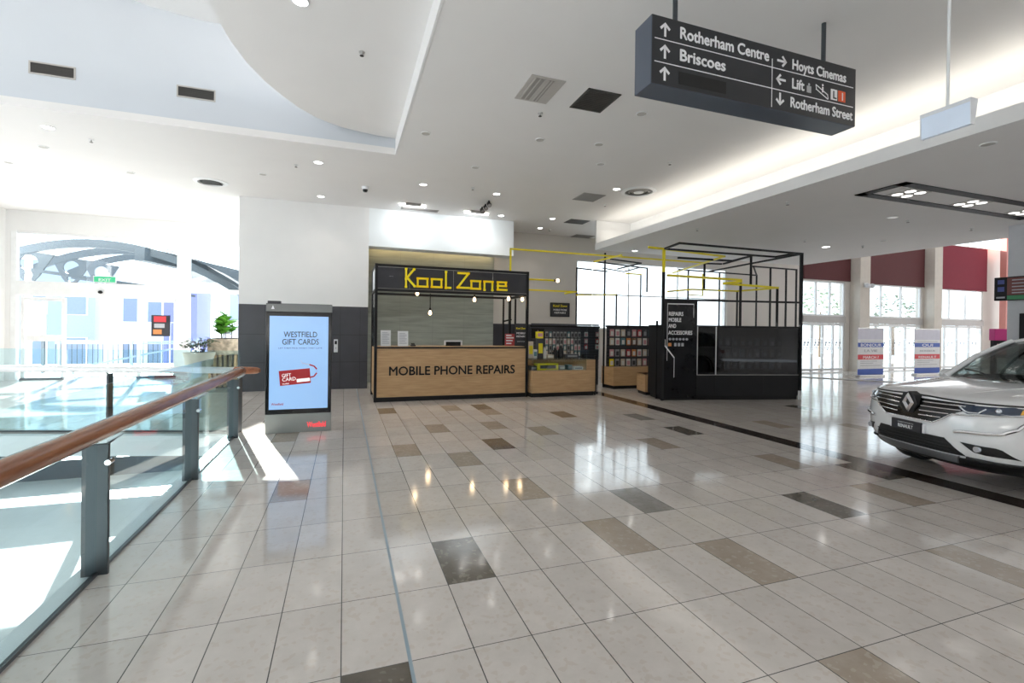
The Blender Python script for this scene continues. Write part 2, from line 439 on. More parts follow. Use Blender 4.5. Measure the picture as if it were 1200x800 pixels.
# void above the entrance: fascia wall, upper vault, curved floating ceiling
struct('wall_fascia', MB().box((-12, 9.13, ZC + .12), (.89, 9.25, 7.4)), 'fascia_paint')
prof = []
for k in range(19):
    x = -12 + k * .75
    z = 6.655 + (.17 * (x + 2.2) ** 2 * .6 if x < -2.2 else .03 * (x + 2.2) ** 2)
    prof.append((x, min(z, 8.2)))
struct('ceiling_vault', MB().grid([[(x, -9, z) for x, z in prof], [(x, 9.2, z) for x, z in prof]]), 'ceiling_paint', smooth=True)
cv = [(.89, 9.12), (.5, 9.08), (.2, 9.02), (-.09, 8.93), (-.3, 8.81), (-.5, 8.66), (-.72, 8.40), (-.94, 8.03), (-1.12, 7.65), (-1.27, 7.2), (-1.36, 6.75), (-1.41, 6.3), (-1.42, 5.9), (-1.41, 5.2), (-1.36, 4.5), (-1.2, 3.4), (-.9, 2.2), (-.3, .6), (.3, -.6), (.89, -1.5)]
struct('ceiling_island', MB().prism([(x, y, 5.16) for x, y in cv], (0, 0, .5)), 'ceiling_paint')
struct('trim_void_edge', MB().box((.86, -9, ZC), (.895, 9.13, 5.17)), 'white_paint')

# ---- walls
WX0, WX1 = -2.49, .60
struct('wall_white', MB().box((WX0, YW, 0), (WX1, YW + .35, ZC)), 'white_paint')
q = MB(); q.box((WX0 + .005, YW - .012, 0), (WX1 - .001, YW + .001, 2.19))
struct('trim_dark_wall', q, 'dark_tile')
q = MB()
for z in (.72, 1.44): q.box((WX0 + .005, YW - .0135, z - .004), (WX1 - .002, YW - .0115, z + .004))
for x in (-1.9, -1.3, -.7, -.1, .4): q.box((x - .003, YW - .0135, 0), (x + .003, YW - .0115, 2.19))
struct('trim_dark_joint', q, 'black')
struct('wall_return', MB().box((-1.3, YW + .35, 0), (-1.1, YF + .2, ZC)), 'white_paint')
struct('wall_rear', MB().box((1.0, -9.2, 0), (42, -9, 7.3)), 'beige_paint')
struct('wall_left_rear', MB().box((-12.2, -9, -4.6), (-12, 3.5, 5)), 'white_paint')
struct('wall_rear_upper', MB().box((-12, -9.2, -4.6), (1.0, -9, 8.4)), 'white_paint')
struct('wall_left_upper', MB().box((-12.2, -9, 5), (-12, 9.2, 8.4)), 'white_paint')
struct('wall_right', MB().box((42, -9.2, 0), (42.2, YB + .2, 7.3)), 'beige_paint')
struct('wall_recess_left', MB().box((WX1 - .12, YW + .35, 0), (WX1, YB, ZC)), 'bulkhead_paint')
bz = PY(433, 288, YW).z; bz2 = PY(602, 300, YW).z
bx1 = PY(602, 275, YW).x
struct('wall_bulkhead', MB().prism([(WX1, YW, bz), (bx1, YW, bz2), (bx1, YW, ZC), (WX1, YW, ZC)], (0, .5, 0)), 'bulkhead_paint')
RX = PY(578, 340, YB).x
struct('wall_stone', MB().box((WX1, YB - .04, 0), (RX, YB + .2, ZC)), 'stone')
q = MB()
for z in (.9, 1.5, 2.1, 2.7, 3.3): q.box((WX1, YB - .043, z - .006), (RX, YB - .039, z + .006))
for x in (1.6, 2.6, 3.6): q.box((x - .004, YB - .043, 0), (x + .004, YB - .039, 4.1))
struct('trim_stone_joint', q, 'stone_joint')
area('recess_strip_light', (2.6, YB - .25, 4.02), (0, .7, -1), 3.8, .05, 9, (1, .72, .36))

# shopfront wall with the wide window
WL, WR_, WB, WT = 7.61, 14.18, 1.69, 4.09
q = MB(); q.box((RX, YB, 0), (WL, YB + .25, ZC)); q.box((WL, YB, 0), (WR_, YB + .25, WB)); q.box((WL, YB, WT), (WR_, YB + .25, ZC)); q.box((WR_, YB, 0), (18.2, YB + .25, 6.05))
struct('wall_back', q, 'beige_paint')
struct('trim_dark_low_wall', MB().box((RX, YB - .02, 0), (WL - .02, YB - .001, 1.82)), 'dark_tile')
q = MB()
for x in (WL, WR_): q.box((x - .04, YB + .06, WB), (x + .04, YB + .14, WT))
for z in (WB, WT): q.box((WL, YB + .064, z - .04), (WR_, YB + .136, z + .04))
for x in (9.75, 11.9): q.box((x - .02, YB + .07, WB), (x + .02, YB + .13, WT))
q.box((WL, YB + .074, 2.9), (WR_, YB + .126, 2.94))
win = struct('window_1', q, 'white_metal')
struct('window_pane', MB().box((WL, YB + .095, WB), (WR_, YB + .105, WT)), 'glass', win)

# ---- far shopfront on the right: bays of doors and windows between projecting piers
def fX(px, py=360): return PY(px, py, YB).x
bays = [(18.2, 20.7), (21.75, 25.8), (26.7, 30.5)]
piers = [(20.7, 21.75), (25.8, 26.7), (30.5, 33.2)]
PD = .45
q = MB()
for a, b in piers: q.box((a, YB, 0), (b, YB + .25, 6.05))
for a, b in bays: q.box((a, YB, 3.9), (b, YB + .25, 6.05))
struct('wall_right_front', q, 'beige_paint')
for k, (a, b) in enumerate([(21.0, 21.62), (25.94, 26.5)]):
    struct('column_%d' % (k + 1), MB().box((a, YB - PD, 0), (b, YB - .001, 6.05)), 'pier_paint')
struct('column_3', MB().box((30.95, YB - .70, 0), (31.5, YB - .45, 7.2)), 'salmon_paint')
for k, (a, b) in enumerate(bays):
    q = MB(); q.box((a, YB - .06, 2.1), (b, YB + .1, 2.38)); struct('trim_transom', q, 'header_grey')
    q = MB(); n = 3
    for i in range(n + 1):
        x = a + (b - a) * i / n; q.box((x - .035, YB + .04, 2.38), (x + .035, YB + .12, 3.9))
    for z in (2.42, 3.86): q.box((a, YB + .044, z - .035), (b, YB + .116, z + .035))
    wn = struct('window_%d' % (k + 2), q, 'white_metal')
    struct('window_pane', MB().box((a, YB + .075, 2.38), (b, YB + .085, 3.9)), 'glass', wn)
    q = MB(); n = 4
    for i in range(n + 1):
        x = a + (b - a) * i / n; q.box((x - .045, YB + .03, 0), (x + .045, YB + .11, 2.1))
    for z in (.08, 2.04): q.box((a, YB + .034, z - .06), (b, YB + .106, z + .05))
    dn = struct('door_%d' % (k + 1), q, 'white_metal')
    struct('door_pane', MB().box((a, YB + .065, .05), (b, YB + .075, 2.1)), 'glass', dn)
    q = MB()
    for i in (1, 2, 3):
        x = a + (b - a) * i / n; q.cyl((x - .1, YB - .03, .75), (x - .1, YB - .03, 1.45), .016)
        for z in (.8, 1.4): q.cyl((x - .1, YB - .03, z), (x - .1, YB + .06, z), .012)
    struct('door_handle', q, 'chrome', dn)
    # safety stickers of walking figures on the door glass
    q = MB()
    for i in range(n):
        for dx in (.18, .5):
            cx = a + (b - a) * (i + dx) / n + .1
            def blob(u, v, r, s=1.0): q.cyl((cx + u, YB + .062, v), (cx + u, YB + .066, v), r, seg=10)
            blob(.02, 1.36, .035); blob(.02, 1.24, .055); blob(-.02, 1.14, .045); blob(-.05, 1.02, .03); blob(.07, 1.03, .03); blob(-.08, .95, .025); blob(.1, .95, .025)
    struct('door_sticker', q, 'print_grey', dn)

for k, (p0, p1, zb, mt, lab) in enumerate([(18.2, 20.95, 3.93, 'blind_maroon', 'dark maroon blind over the door bay beside the black frame kiosk'),
                                           (21.75, 25.9, 3.88, 'blind_maroon', 'dark maroon blind between the two beige piers'),
                                           (26.7, 30.73, 3.86, 'blind_red', 'brighter red blind over the bay nearest the big column')]):
    t = thing('window_blind', lab, 'blind', ((p0 + p1) / 2, YB - .04, zb), group='large red blinds over the far door bays')
    q = MB(); n = 9
    q.box((p0, YB - .055, zb + .05), (p1, YB - .002, 6.0)); q.build('fabric', mt, t, world=True)
    MB().cyl((p0, YB - .037, zb + .03), (p1, YB - .037, zb + .03), .033).build('bottom_bar', mt, t, world=True)

# clerestory over the far shopfront
q = MB()
for i in range(13): q.box((18 + i * 1.4, YB, 6.05), (18.07 + i * 1.4, YB + .1, 7.2))
struct('window_5', q, 'white_metal')
# dark edge of the entrance mat well
q = MB(); k1, k2 = PZ(938, 441.3), PZ(1036, 446.8); dd = (k2 - k1).normalized(); nn = Vector((dd.y, -dd.x, 0))
if nn.x < 0: nn = -nn
k3 = k2 + dd * 4
q.prism([k1, k3, k3 - nn * .28, k1 - nn * .28], (0, 0, .02)); struct('trim_mat_edge', q, 'header_grey')

# ---- big column on the right with the end of the lower ceiling
struct('column_4', MB().box((13.5, 4.6, 0), (14.5, 6.17, 7.2)), 'column_paint')

# ---- entrance facade on the left
q = MB()
q.box((-12, YF, 4.28), (-1.1, YF + .2, ZC + .1)); q.box((-12, YF, 0), (-8.985, YF + .2, 4.28))
struct('wall_entrance', q, 'white_paint')
struct('wall_left', MB().box((-9.3, 13.2, 0), (-9.1, YF, ZC)), 'white_paint')
q = MB()
q.box((-8.92, YF + .006, 2.445), (-4.66, YF + .154, 2.86)); q.box((-4.948, YF - .03, 0), (-4.62, YF + .19, 4.28)); q.box((-8.98, YF, 0), (-8.86, YF + .16, 4.28))
q.box((-4.62, YF + .02, 2.66), (-1.3, YF + .14, 2.80)); q.box((-8.92, YF + .03, 4.22), (-1.3, YF + .13, 4.279))
w5 = struct('window_6', q, 'white_metal')
q = MB(); q.box((-8.86, YF + .07, 2.86), (-4.95, YF + .08, 4.22)); q.box((-4.62, YF + .07, 2.80), (-1.3, YF + .08, 4.22)); q.box((-4.62, YF + .07, .05), (-1.3, YF + .08, 2.66))
struct('window_pane', q, 'glass', w5)
def ent_door(nm, x0, x1, z1):
    q = MB(); fr = .085
    q.box((x0, YF + .02, 0), (x0 + fr, YF + .1, z1)); q.box((x1 - fr, YF + .02, 0), (x1, YF + .1, z1))
    q.box((x0 + .01, YF + .024, z1 - .1), (x1 - .01, YF + .096, z1 - .002)); q.box((x0 + .01, YF + .024, 0.001), (x1 - .01, YF + .096, .07))
    d = struct(nm, q, 'white_metal')
    struct('door_pane', MB().box((x0 + fr, YF + .055, .07), (x1 - fr, YF + .063, z1 - .1)), 'glass', d)
    return d
d1 = ent_door('door_4', -8.76, -7.74, 2.40); d2 = ent_door('door_5', -5.98, -4.95, 2.44)
struct('door_rail', MB().box((-8.66, YF + .03, 1.12), (-7.84, YF + .09, 1.30)), 'white_metal', d1)
struct('door_sill', MB().box((-8.76, YF - .02, 0), (-7.74, YF + .02, .06)), 'post_steel', d1)
struct('door_sill', MB().box((-5.98, YF - .02, 0), (-4.95, YF + .02, .06)), 'post_steel', d2)
struct('door_closer', MB().box((-5.2, YF - .05, 2.36), (-4.98, YF, 2.42)), 'white_metal', d2)

# ---- balustrade round the void
t = thing('glass_balustrade', 'glass balustrade with round timber handrail along the edge of the walkway', 'balustrade', (-1.5, 3.85, 0))
pts = [(-1.44, y, .976) for y in (-5.5, 0, 4, 7.7)] + [(-1.435, 7.9, .976), (-1.43, 8.02, .976), (-1.43, 8.08, .974)]
MB().tube(pts, [.062] * 5 + [.058, .035], 20).build('handrail', 'rail_timber', t, True, True)
ys = [-4.36, -2.31, -.26, 1.80, 3.854, 5.908, 7.945]
for y0, y1 in zip(ys, ys[1:]):
    MB().box((-1.528, y0 + .012, .02), (-1.516, y1 - .012, 1.24), .002).build('glass_panel', 'rail_glass', t, True)
for y in ys:
    p = MB().box((-1.60, y - .014, -.02), (-1.455, y + .014, .86), .004).build('post', 'post_steel', t, True)
    q = MB(); q.prism([(-1.455, y - .008, .86), (-1.60, y - .008, .86), (-1.60, y - .008, .78), (-1.40, y - .008, .90), (-1.37, y - .008, .93), (-1.50, y - .008, .93)], (0, .016, 0))
    b = q.build('bracket', 'steel', t, True); b.parent = p; b.matrix_local = Matrix()
    b = MB().cyl((-1.455, y - .03, .74), (-1.455, y + .03, .74), .018).build('clamp', 'chrome', t, True); b.parent = p
MB().box((-1.532, -5, -.001), (-1.507, 8.0, .02)).build('base_channel', 'post_steel', t, True)

t = thing('glass_balustrade', 'glass balustrade crossing behind the walkway rail on the entrance side of the void', 'balustrade', (-3.4, 8.85, 0))
r0 = Vector((-1.33, 8.22, 0)); rd = ED
def rp(d, off=0, z=0): return r0 + rd * d - EN * off + Vector((0, 0, z))
MB().tube([rp(d, 0, .965) for d in (.25, 1, 3, 6, 9)], .05, 16).build('handrail', 'white_metal', t, True, True)  # white colour stands in for the bright reflection along this far rail
MB().tube([rp(d, 0, .965) for d in (-.12, -.08, 0, .25)], [.03, .05, .056, .056], 16).build('rail_end', 'rail_timber', t, True, True)
dsp = [.22, 2.14, 4.1, 6.05, 8.0]
for a, b in zip(dsp, dsp[1:]):
    q = MB(); q.prism([rp(a + .01, .10, .02), rp(b - .01, .10, .02), rp(b - .01, .10, 1.26), rp(a + .01, .10, 1.26)], EN * -.012); q.build('glass_panel', 'rail_glass', t, True)
for d in dsp:
    q = MB(); q.prism([rp(d - .014, .04, -.02), rp(d + .014, .04, -.02), rp(d + .014, .04, .9), rp(d - .014, .04, .9)], EN * -.10); p = q.build('post', 'post_steel', t, True)
    q = MB(); q.bar(rp(d, .09, .86), rp(d, 0, .93), .022); b = q.build('bracket', 'steel', t, True); b.parent = p
q = MB(); q.prism([rp(.2, .085, 0), rp(8.2, .085, 0), rp(8.2, .125, 0), rp(.2, .125, 0)], (0, 0, .025)); q.build('base_channel', 'post_steel', t, True)
# ================================================================== CEILING FITTINGS
def downlight(px, py, z, label, lit=True, r=.075, power=26, group='recessed round downlights'):
    c = PZ(px, py, z) - Vector((0, 0, .001))
    t = thing('ceiling_downlight', label, 'downlight', c, 0, group)
    MB().lathe([(r + .02, 0), (r + .018, -.008), (r + .002, -.010), (r, -.002), (r, 0)], seg=24).build('trim_ring', 'white_metal', t)
    MB().cyl((0, 0, -.004), (0, 0, -.001), r, seg=24).build('lamp_disc', 'lamp' if lit else 'lamp_off', t)
    if lit and power:
        l = bpy.data.lights.new('downlight_beam', 'SPOT'); l.energy = power; l.spot_size = 1.9; l.spot_blend = .8; l.color = (1, .94, .86); l.shadow_soft_size = .06
        o = bpy.data.objects.new('downlight_beam', l); COL.objects.link(o); o.parent = t; o.location = (0, 0, -.02)
    return t
downlight(496, 216, ZC, 'bright downlight above the left part of the yellow lettered booth sign')
downlight(582, 227, ZC, 'bright downlight just behind the three black spotlights')
downlight(587.5, 252.5, ZC, 'bright downlight at the right end of the white bulkhead')
downlight(647.5, 256, ZC, 'bright downlight left of the dark slotted grille near the back wall')
downlight(633, 267, ZC, 'bright downlight nearest to the beige back wall')
downlight(722.7, 221.3, ZC, 'bright downlight beside the large round air diffuser')
downlight(373, 190, ZC, 'bright downlight over the entrance ceiling, nearer the void')
downlight(376, 230, ZC, 'bright downlight close above the white wall')
downlight(56.5, 149, ZC, 'bright downlight at the far left under the fascia with grilles')
downlight(744, 293.6, ZR, 'bright downlight under the lower ceiling, above the packet display')
downlight(1046, 254.6, ZR, 'unlit pale downlight beside the black ceiling frame', False)
downlight(352, 1, 5.16, 'bright downlight in the curved floating ceiling', True)
downlight(968, 289, ZR, 'downlight near the edge of the lower ceiling facing the red blinds', True, .09)

def grille(name, px, py, z, sx, sy, m, label, slots=9, rz=0):
    c = PZ(px, py, z); t = thing(name, label, 'air grille', c, rz)
    q = MB(); f = .03
    for s in (-1, 1): q.box((s * sx / 2, -sy / 2, -.012), (s * (sx / 2 - f), sy / 2, 0)); q.box((-sx / 2, s * sy / 2, -.012), (sx / 2, s * (sy / 2 - f), 0))
    q.build('frame', m, t)
    MB().box((-sx / 2 + f, -sy / 2 + f, -.004), (sx / 2 - f, sy / 2 - f, -.001)).build('backing', m, t)
    q = MB()
    for k in range(slots):
        y = -sy / 2 + f + (sy - 2 * f) * (k + .5) / slots; q.box((-sx / 2 + f, y - .006, -.010), (sx / 2 - f, y + .002, -.004))
    q.build('blades', m, t)
    return t
grille('ceiling_grille', 697, 118, ZC, .50, .58, 'vent_dark', 'dark square ceiling grille nearest the hanging direction sign', 14)
grille('ceiling_grille', 690, 231, ZC, .58, .62, 'vent_grey', 'grey square ceiling grille left of the round diffuser', 14)
grille('ceiling_grille', 676, 259.5, ZC, .62, .5, 'vent_dark', 'dark slotted ceiling grille near the back wall', 6)
grille('ceiling_grille', 682, 277, ZC, .7, .55, 'vent_grey', 'grey ceiling grille beside the end of the light cove', 12)
grille('ceiling_grille', 492, 245.5, ZC, 1.0, .22, 'vent_grey', 'narrow grey slot grille in front of the white bulkhead', 4)
t = thing('linear_diffuser', 'long pale ceiling diffuser with dark slots left of the dark square grille', 'air grille', PZ(632, 105, ZC))
MB().box((-.24, -.33, -.012), (.24, .33, 0), .004).build('frame', 'vent_light', t)
q = MB(); q.box((-.16, -.29, -.016), (-.03, .29, -.011)); q.box((.02, -.29, -.016), (.10, .29, -.011)); q.build('backing', 'vent_grey', t)
q = MB()
for x in (-.165, -.10, -.03, .02, .06, .10): q.box((x - .008, -.29, -.02), (x + .008, .29, -.012))
q.build('blades', 'vent_light', t)
t = thing('round_diffuser', 'large round ceiling air diffuser with white rim', 'air diffuser', PZ(748.5, 224.3, ZC) - Vector((0, 0, .002)))
MB().lathe([(.40, 0), (.40, -.012), (.33, -.03), (.31, -.02), (.31, 0)], seg=40).build('rim', 'white_metal', t, smooth=True)
MB().cyl((0, 0, -.006), (0, 0, -.001), .31, seg=40).build('throat', 'vent_dark', t)
q = MB()
for r in (.24, .17): q.lathe([(r, -.006), (r - .03, -.03), (r - .035, -.03), (r - .01, -.006)], seg=36)
q.build('ring', 'vent_grey', t, smooth=True)
MB().lathe([(.0, -.03), (.11, -.03), (.12, -.006)], seg=30).build('centre_cap', 'white_metal', t, smooth=True)

# fascia grilles in the void
for (a, b, lab) in (((36, 73.5), (87, 91.5), 'dark wall grille in the bluish fascia, further from the curved ceiling'), ((209, 101.8), (251, 117.5), 'dark wall grille in the bluish fascia, closer to the curved ceiling')):
    p0, p1 = PY(*a, 9.13), PY(*b, 9.13); t = thing('wall_grille', lab, 'air grille', ((p0.x + p1.x) / 2, 9.13, (p0.z + p1.z) / 2))
    sx, sz = abs(p1.x - p0.x) / 2, .075
    q = MB()
    for s in (-1, 1): q.box((s * sx, -.015, -sz - .02), (s * (sx + .02), 0, sz + .02)); q.box((-sx, -.015, s * sz), (sx, 0, s * (sz + .02)))
    q.build('frame', 'vent_light', t)
    MB().box((-sx, -.006, -sz), (sx, 0, sz)).build('backing', 'vent_dark', t)
    q = MB()
    for k in range(6): z = -sz + 2 * sz * (k + .5) / 6; q.box((-sx, -.012, z - .003), (sx, -.006, z + .003))
    q.build('blades', 'vent_dark', t)

def sprinkler(px, py, z, label):
    t = thing('fire_sprinkler', label, 'sprinkler', PZ(px, py, z))
    MB().lathe([(.04, 0), (.038, -.008), (.012, -.012), (.012, -.035), (.006, -.04)], seg=16).build('escutcheon', 'alu', t, smooth=True)
    MB().lathe([(.0, -.046), (.026, -.046), (.026, -.05), (.0, -.05)], seg=14).build('deflector', 'vent_dark', t)
for px, py, z, lab in [(424, 61, 5.16, 'sprinkler under the curved floating ceiling'), (633, 132.5, ZC, 'small sprinkler just below the long pale diffuser'),
                       (785, 190, ZC, 'sprinkler right of and before the round diffuser'), (709, 239.5, ZC, 'tiny sprinkler by the grey square grille'),
                       (554, 220, ZC, 'tiny sprinkler before the three black spotlights'), (107, 163.5, ZC, 'sprinkler in the entrance ceiling at the far left'),
                       (347, 193, ZC, 'sprinkler beside the entrance downlight'), (644, 269, ZC, 'tiny sprinkler beside the downlight nearest the back wall'),
                       (923, 237, ZR, 'sprinkler under the lower ceiling, left of the black frame'), (817, 268, ZR, 'sprinkler over the left end of the black frame kiosk'),
                       (943, 281, ZR, 'sprinkler above the right post of the black frame kiosk'), (1064, 258, ZR, 'sprinkler behind the black ceiling frame'),
                       (1138, 267.5, ZR, 'sprinkler near the ceiling edge by the brighter red blind'), (1011, 288, ZR, 'sprinkler near the ceiling edge between the maroon blinds')]:
    sprinkler(px, py, z, lab)

def speaker(px, py, z, label, r=.07):
    t = thing('ceiling_speaker', label, 'ceiling speaker', PZ(px, py, z))
    MB().lathe([(r + .014, 0), (r + .012, -.010), (r, -.012), (r, 0)], seg=24).build('rim', 'white_metal', t, smooth=True)
    MB().cyl((0, 0, -.008), (0, 0, -.001), r, seg=24).build('mesh_cover', 'vent_light', t)
for px, py, z, lab in [(499, 156, ZC, 'pale ceiling speaker beside the corner of the void'), (633, 163.5, ZC, 'pale ceiling speaker below the small sprinkler'),
                       (702, 169, ZC, 'pale ceiling speaker behind the dark square grille'), (704, 192, ZC, 'second pale ceiling speaker behind the dark square grille'),
                       (752, 133, ZC, 'pale ceiling speaker behind the hanging direction sign'), (557, 196, ZC, 'grey ceiling speaker above the booth'),
                       (51, 172, ZC, 'pale ceiling speaker in the far left entrance ceiling'), (153, 202, ZC, 'pale ceiling speaker in the middle of the entrance ceiling'),
                       (308, 204, ZC, 'pale ceiling speaker right of the entrance air outlet'), (1158, 168.5, ZR, 'ceiling speaker under the lower ceiling beyond the black frame'),
                       (1035, 282, ZR, 'ceiling speaker near the edge of the lower ceiling'), (10, 190, ZC, 'pale ceiling speaker at the left picture edge')]:
    speaker(px, py, z, lab)
t = thing('entrance_air_outlet', 'round air outlet with dark slots in the entrance ceiling by the white wall', 'air diffuser', PZ(247, 213, ZC))
MB().lathe([(.34, 0), (.34, -.01), (.26, -.03), (.25, 0)], seg=32).build('rim', 'white_metal', t, smooth=True)
q = MB()
for k in range(5): q.box((-.2, -.16 + k * .08 - .012, -.022), (.2, -.16 + k * .08 + .012, -.004))
q.build('blades', 'vent_dark', t)

# dome cameras
for px, py, lab in ((428, 221, 'black dome camera hanging from the entrance ceiling'),):
    t = thing('dome_camera', lab, 'camera', PZ(px, py - 2, ZC))
    MB().lathe([(.075, 0), (.075, -.03), (.06, -.05), (.06, -.06)], seg=24).build('housing', 'light_plastic', t, smooth=True)
    MB().lathe([(.056, -.06), (.054, -.09), (.04, -.115), (.0, -.125)], seg=24).build('dome', 'black_gloss', t, smooth=True)
# three black spotlights in a row
sp = thing('ceiling_spotlight', 'black ceiling spotlight nearest the camera in the row of three', 'spotlight', PZ(573, 235, ZC), 0, 'row of black ceiling spotlights')
MB().cyl((0, 0, -.05), (0, 0, 0), .022).build('stem', 'black_metal', sp)
MB().cyl((0, -.06, -.13), (0, .05, -.06), .055, .045, 20).build('head', 'black_metal', sp)
MB().cyl((0, -.066, -.134), (0, -.058, -.129), .045, seg=20).build('lens', 'vent_grey', sp)
dup(sp, PZ(569, 239, ZC), 'black ceiling spotlight in the middle of the row of three')
dup(sp, PZ(565, 242.5, ZC), 'black ceiling spotlight farthest back in the row of three')
# two wall washers in front of the bulkhead
for px, py, lab in ((484, 239, 'box shaped wall washer lamp above the left half of the bulkhead'), (559, 248, 'box shaped wall washer lamp above the right half of the bulkhead')):
    t = thing('wall_washer', lab, 'wall washer lamp', PZ(px, py, ZC), 0, 'wall washers in front of the white bulkhead')
    MB().box((-.20, -.12, -.05), (.20, .04, 0), .006).build('housing', 'vent_grey', t)
    MB().box((-.34, .04, -.05), (.34, .09, -.002), .006).build('lens', 'lamp', t)
    area('washer_beam', (0, .12, -.06), (0, .5, -1), .6, .05, 13, (.92, .97, 1), t)

# ---- black frame let into the lower ceiling with three groups of four lamps
A, B, D = PZ(1003, 228.5, ZR), PZ(1062, 212, ZR), PZ(1179, 256.5, ZR)
ax = Vector((1, 0, 0)); y0, y1 = A.y, B.y + .02; x0 = (A.x + B.x) / 2; x1 = D.x + .3
t = thing('ceiling_light_frame', 'long black rectangular light frame let into the lower ceiling with three groups of lamps', 'ceiling light', ((x0 + x1) / 2, (y0 + y1) / 2, ZR))
q = MB(); fw = .16
q.box((x0, y1, ZR - .012), (x1, y1 + fw, ZR)); q.box((x0, y0 - fw, ZR - .012), (x1, y0, ZR)); q.box((x0, y1, ZR - .012), (x0 + fw, y0, ZR)); q.box((x1 - fw, y1, ZR - .012), (x1, y0, ZR))
q.build('frame', 'black', t, True)
for gx in (x0 + .72, (x0 + x1) / 2 + .0, x1 - .72):
    gy = (y0 + y1) / 2
    p = MB().box((gx - .24, gy - .20, ZR - .010), (gx + .24, gy + .20, ZR), .004).build('lamp_plate', 'vent_light', t, True)
    for sx in (-.12, .12):
        for sy in (-.10, .10):
            o = MB().cyl((gx + sx, gy + sy, ZR - .014), (gx + sx, gy + sy, ZR - .009), .075, seg=24).build('lamp_disc', 'lamp_soft', t, True); o.parent = p

# ---- hanging direction sign
SY0, SY1 = 3.5, 3.755
a, b, c, d = (PY(*p, SY0) for p in ((765, 11.7), (1003.4, 84.5), (762.2, 94.5), (1001.8, 150.5)))
sx0, sx1, sz0, sz1 = 2.474, 4.973, 3.79, 4.388
t = thing('direction_sign', 'black hanging direction sign with white lettering and arrows', 'sign', ((sx0 + sx1) / 2, SY0 + .12, sz0))
MB().box((sx0, SY0 + .004, sz0), (sx1, SY1, sz1), .006).build('box', 'sign_side', t, True)
MB().box((sx0 + .004, SY0, sz0 + .004), (sx1 - .004, SY0 + .006, sz1 - .004)).build('face', 'sign_black', t, True)
for px in (791, 965):
    x = PY(px, 30 if px < 900 else 60, SY0 + .127).x
    q = MB(); q.cyl((x, SY0 + .127, sz1 - .01), (x, SY0 + .127, ZC), .022, seg=14); q.build('hanging_rod', 'post_steel', t, True, True)
q = MB(); e = .0016
xm = sx0 + (sx1 - sx0) * .545; yy = SY0 - e
def uu(u): return sx0 + (sx1 - sx0) * u
def vv(v): return sz1 - (sz1 - sz0) * v
for v in (.337, .672):
    q.box((uu(.012), yy, vv(v) - .004), (uu(.985), SY0 + .001, vv(v) + .004))
q.box((xm - .004, yy, vv(.97)), (xm + .004, SY0 + .001, vv(.20)))
q.build('divider_lines', 'sign_white', t, True)
def arrow(cx, cz, ang, L=.062):
    q = MB(); ca, sa = math.cos(ang), math.sin(ang)
    def R(u, v): return (cx + u * ca - v * sa, SY0 - e, cz + u * sa + v * ca)
    w_ = .011
    q.prism([R(-L, -w_), R(L - .012, -w_), R(L - .012, w_), R(-L, w_)], (0, .003, 0))
    for s in (-1, 1):
        q.prism([R(L, 0), R(L - .050, s * .055), R(L - .050 - .018, s * .040), R(L - .026, 0)], (0, .003, 0))
    q.build('arrow', 'sign_white', t, True)
for u, v, ang in ((.055, .185, PI / 2), (.055, .505, PI / 2), (.055, .825, PI / 2), (.595, .20, 0), (.590, .50, PI), (.587, .815, -PI / 2)):
    arrow(uu(u), vv(v), ang)
for s, u, v, h, wd in (('Rotherham Centre', .115, .255, .105, 1.02), ('Briscoes', .115, .58, .105, .50), ('Hoyts Cinemas', .645, .28, .10, .73), ('Lift', .645, .59, .10, .155), ('Rotherham Street', .638, .90, .10, .85)):
    text(s, 'sign_white', t, (uu(u), SY0 - .0005, vv(v)), (1, 0, 0), (0, 0, 1), h, wd, bold=.022)
MB().box((uu(.115), SY0 - e, vv(.93)), (uu(.325), SY0 + .001, vv(.745))).build('blanked_patch', 'redaction', t, True)
q = MB()   # lift symbol, escalator symbol
q.box((uu(.726), SY0 - e, vv(.60)), (uu(.749), SY0 + .001, vv(.49))); q.cyl((uu(.7375), SY0 - e, vv(.465)), (uu(.7375), SY0 + .001, vv(.465)), .013, seg=12)
q.build('lift_symbol', 'grey_plastic', t, True)
q = MB()
for s in (-1, 1): q.bar((uu(.775), SY0 - e, vv(.475 + .035 * s)), (uu(.840), SY0 - e, vv(.60 + .035 * s)), .003, .008)
q.bar((uu(.838), SY0 - e, vv(.565)), (uu(.842), SY0 - e, vv(.635)), .003, .008); q.bar((uu(.773), SY0 - e, vv(.44)), (uu(.777), SY0 - e, vv(.51)), .003, .008)
q.box((uu(.808), SY0 - e, vv(.54)), (uu(.816), SY0 + .001, vv(.45))); q.cyl((uu(.812), SY0 - e, vv(.42)), (uu(.812), SY0 + .001, vv(.42)), .012, seg=10)
q.build('escalator_symbol', 'sign_white', t, True)
MB().box((uu(.857), SY0 - e, vv(.625)), (uu(.893), SY0 + .001, vv(.445))).build('level_tile', 'sign_white', t, True)
MB().box((uu(.899), SY0 - e, vv(.625)), (uu(.940), SY0 + .001, vv(.445))).build('level_number_tile', 'sign_red', t, True)
text('L', 'sign_black', t, (uu(.867), SY0 - .0012, vv(.60)), (1, 0, 0), (0, 0, 1), .08, bold=.015)
text('1', 'sign_white', t, (uu(.911), SY0 - .0012, vv(.60)), (1, 0, 0), (0, 0, 1), .08, bold=.015)

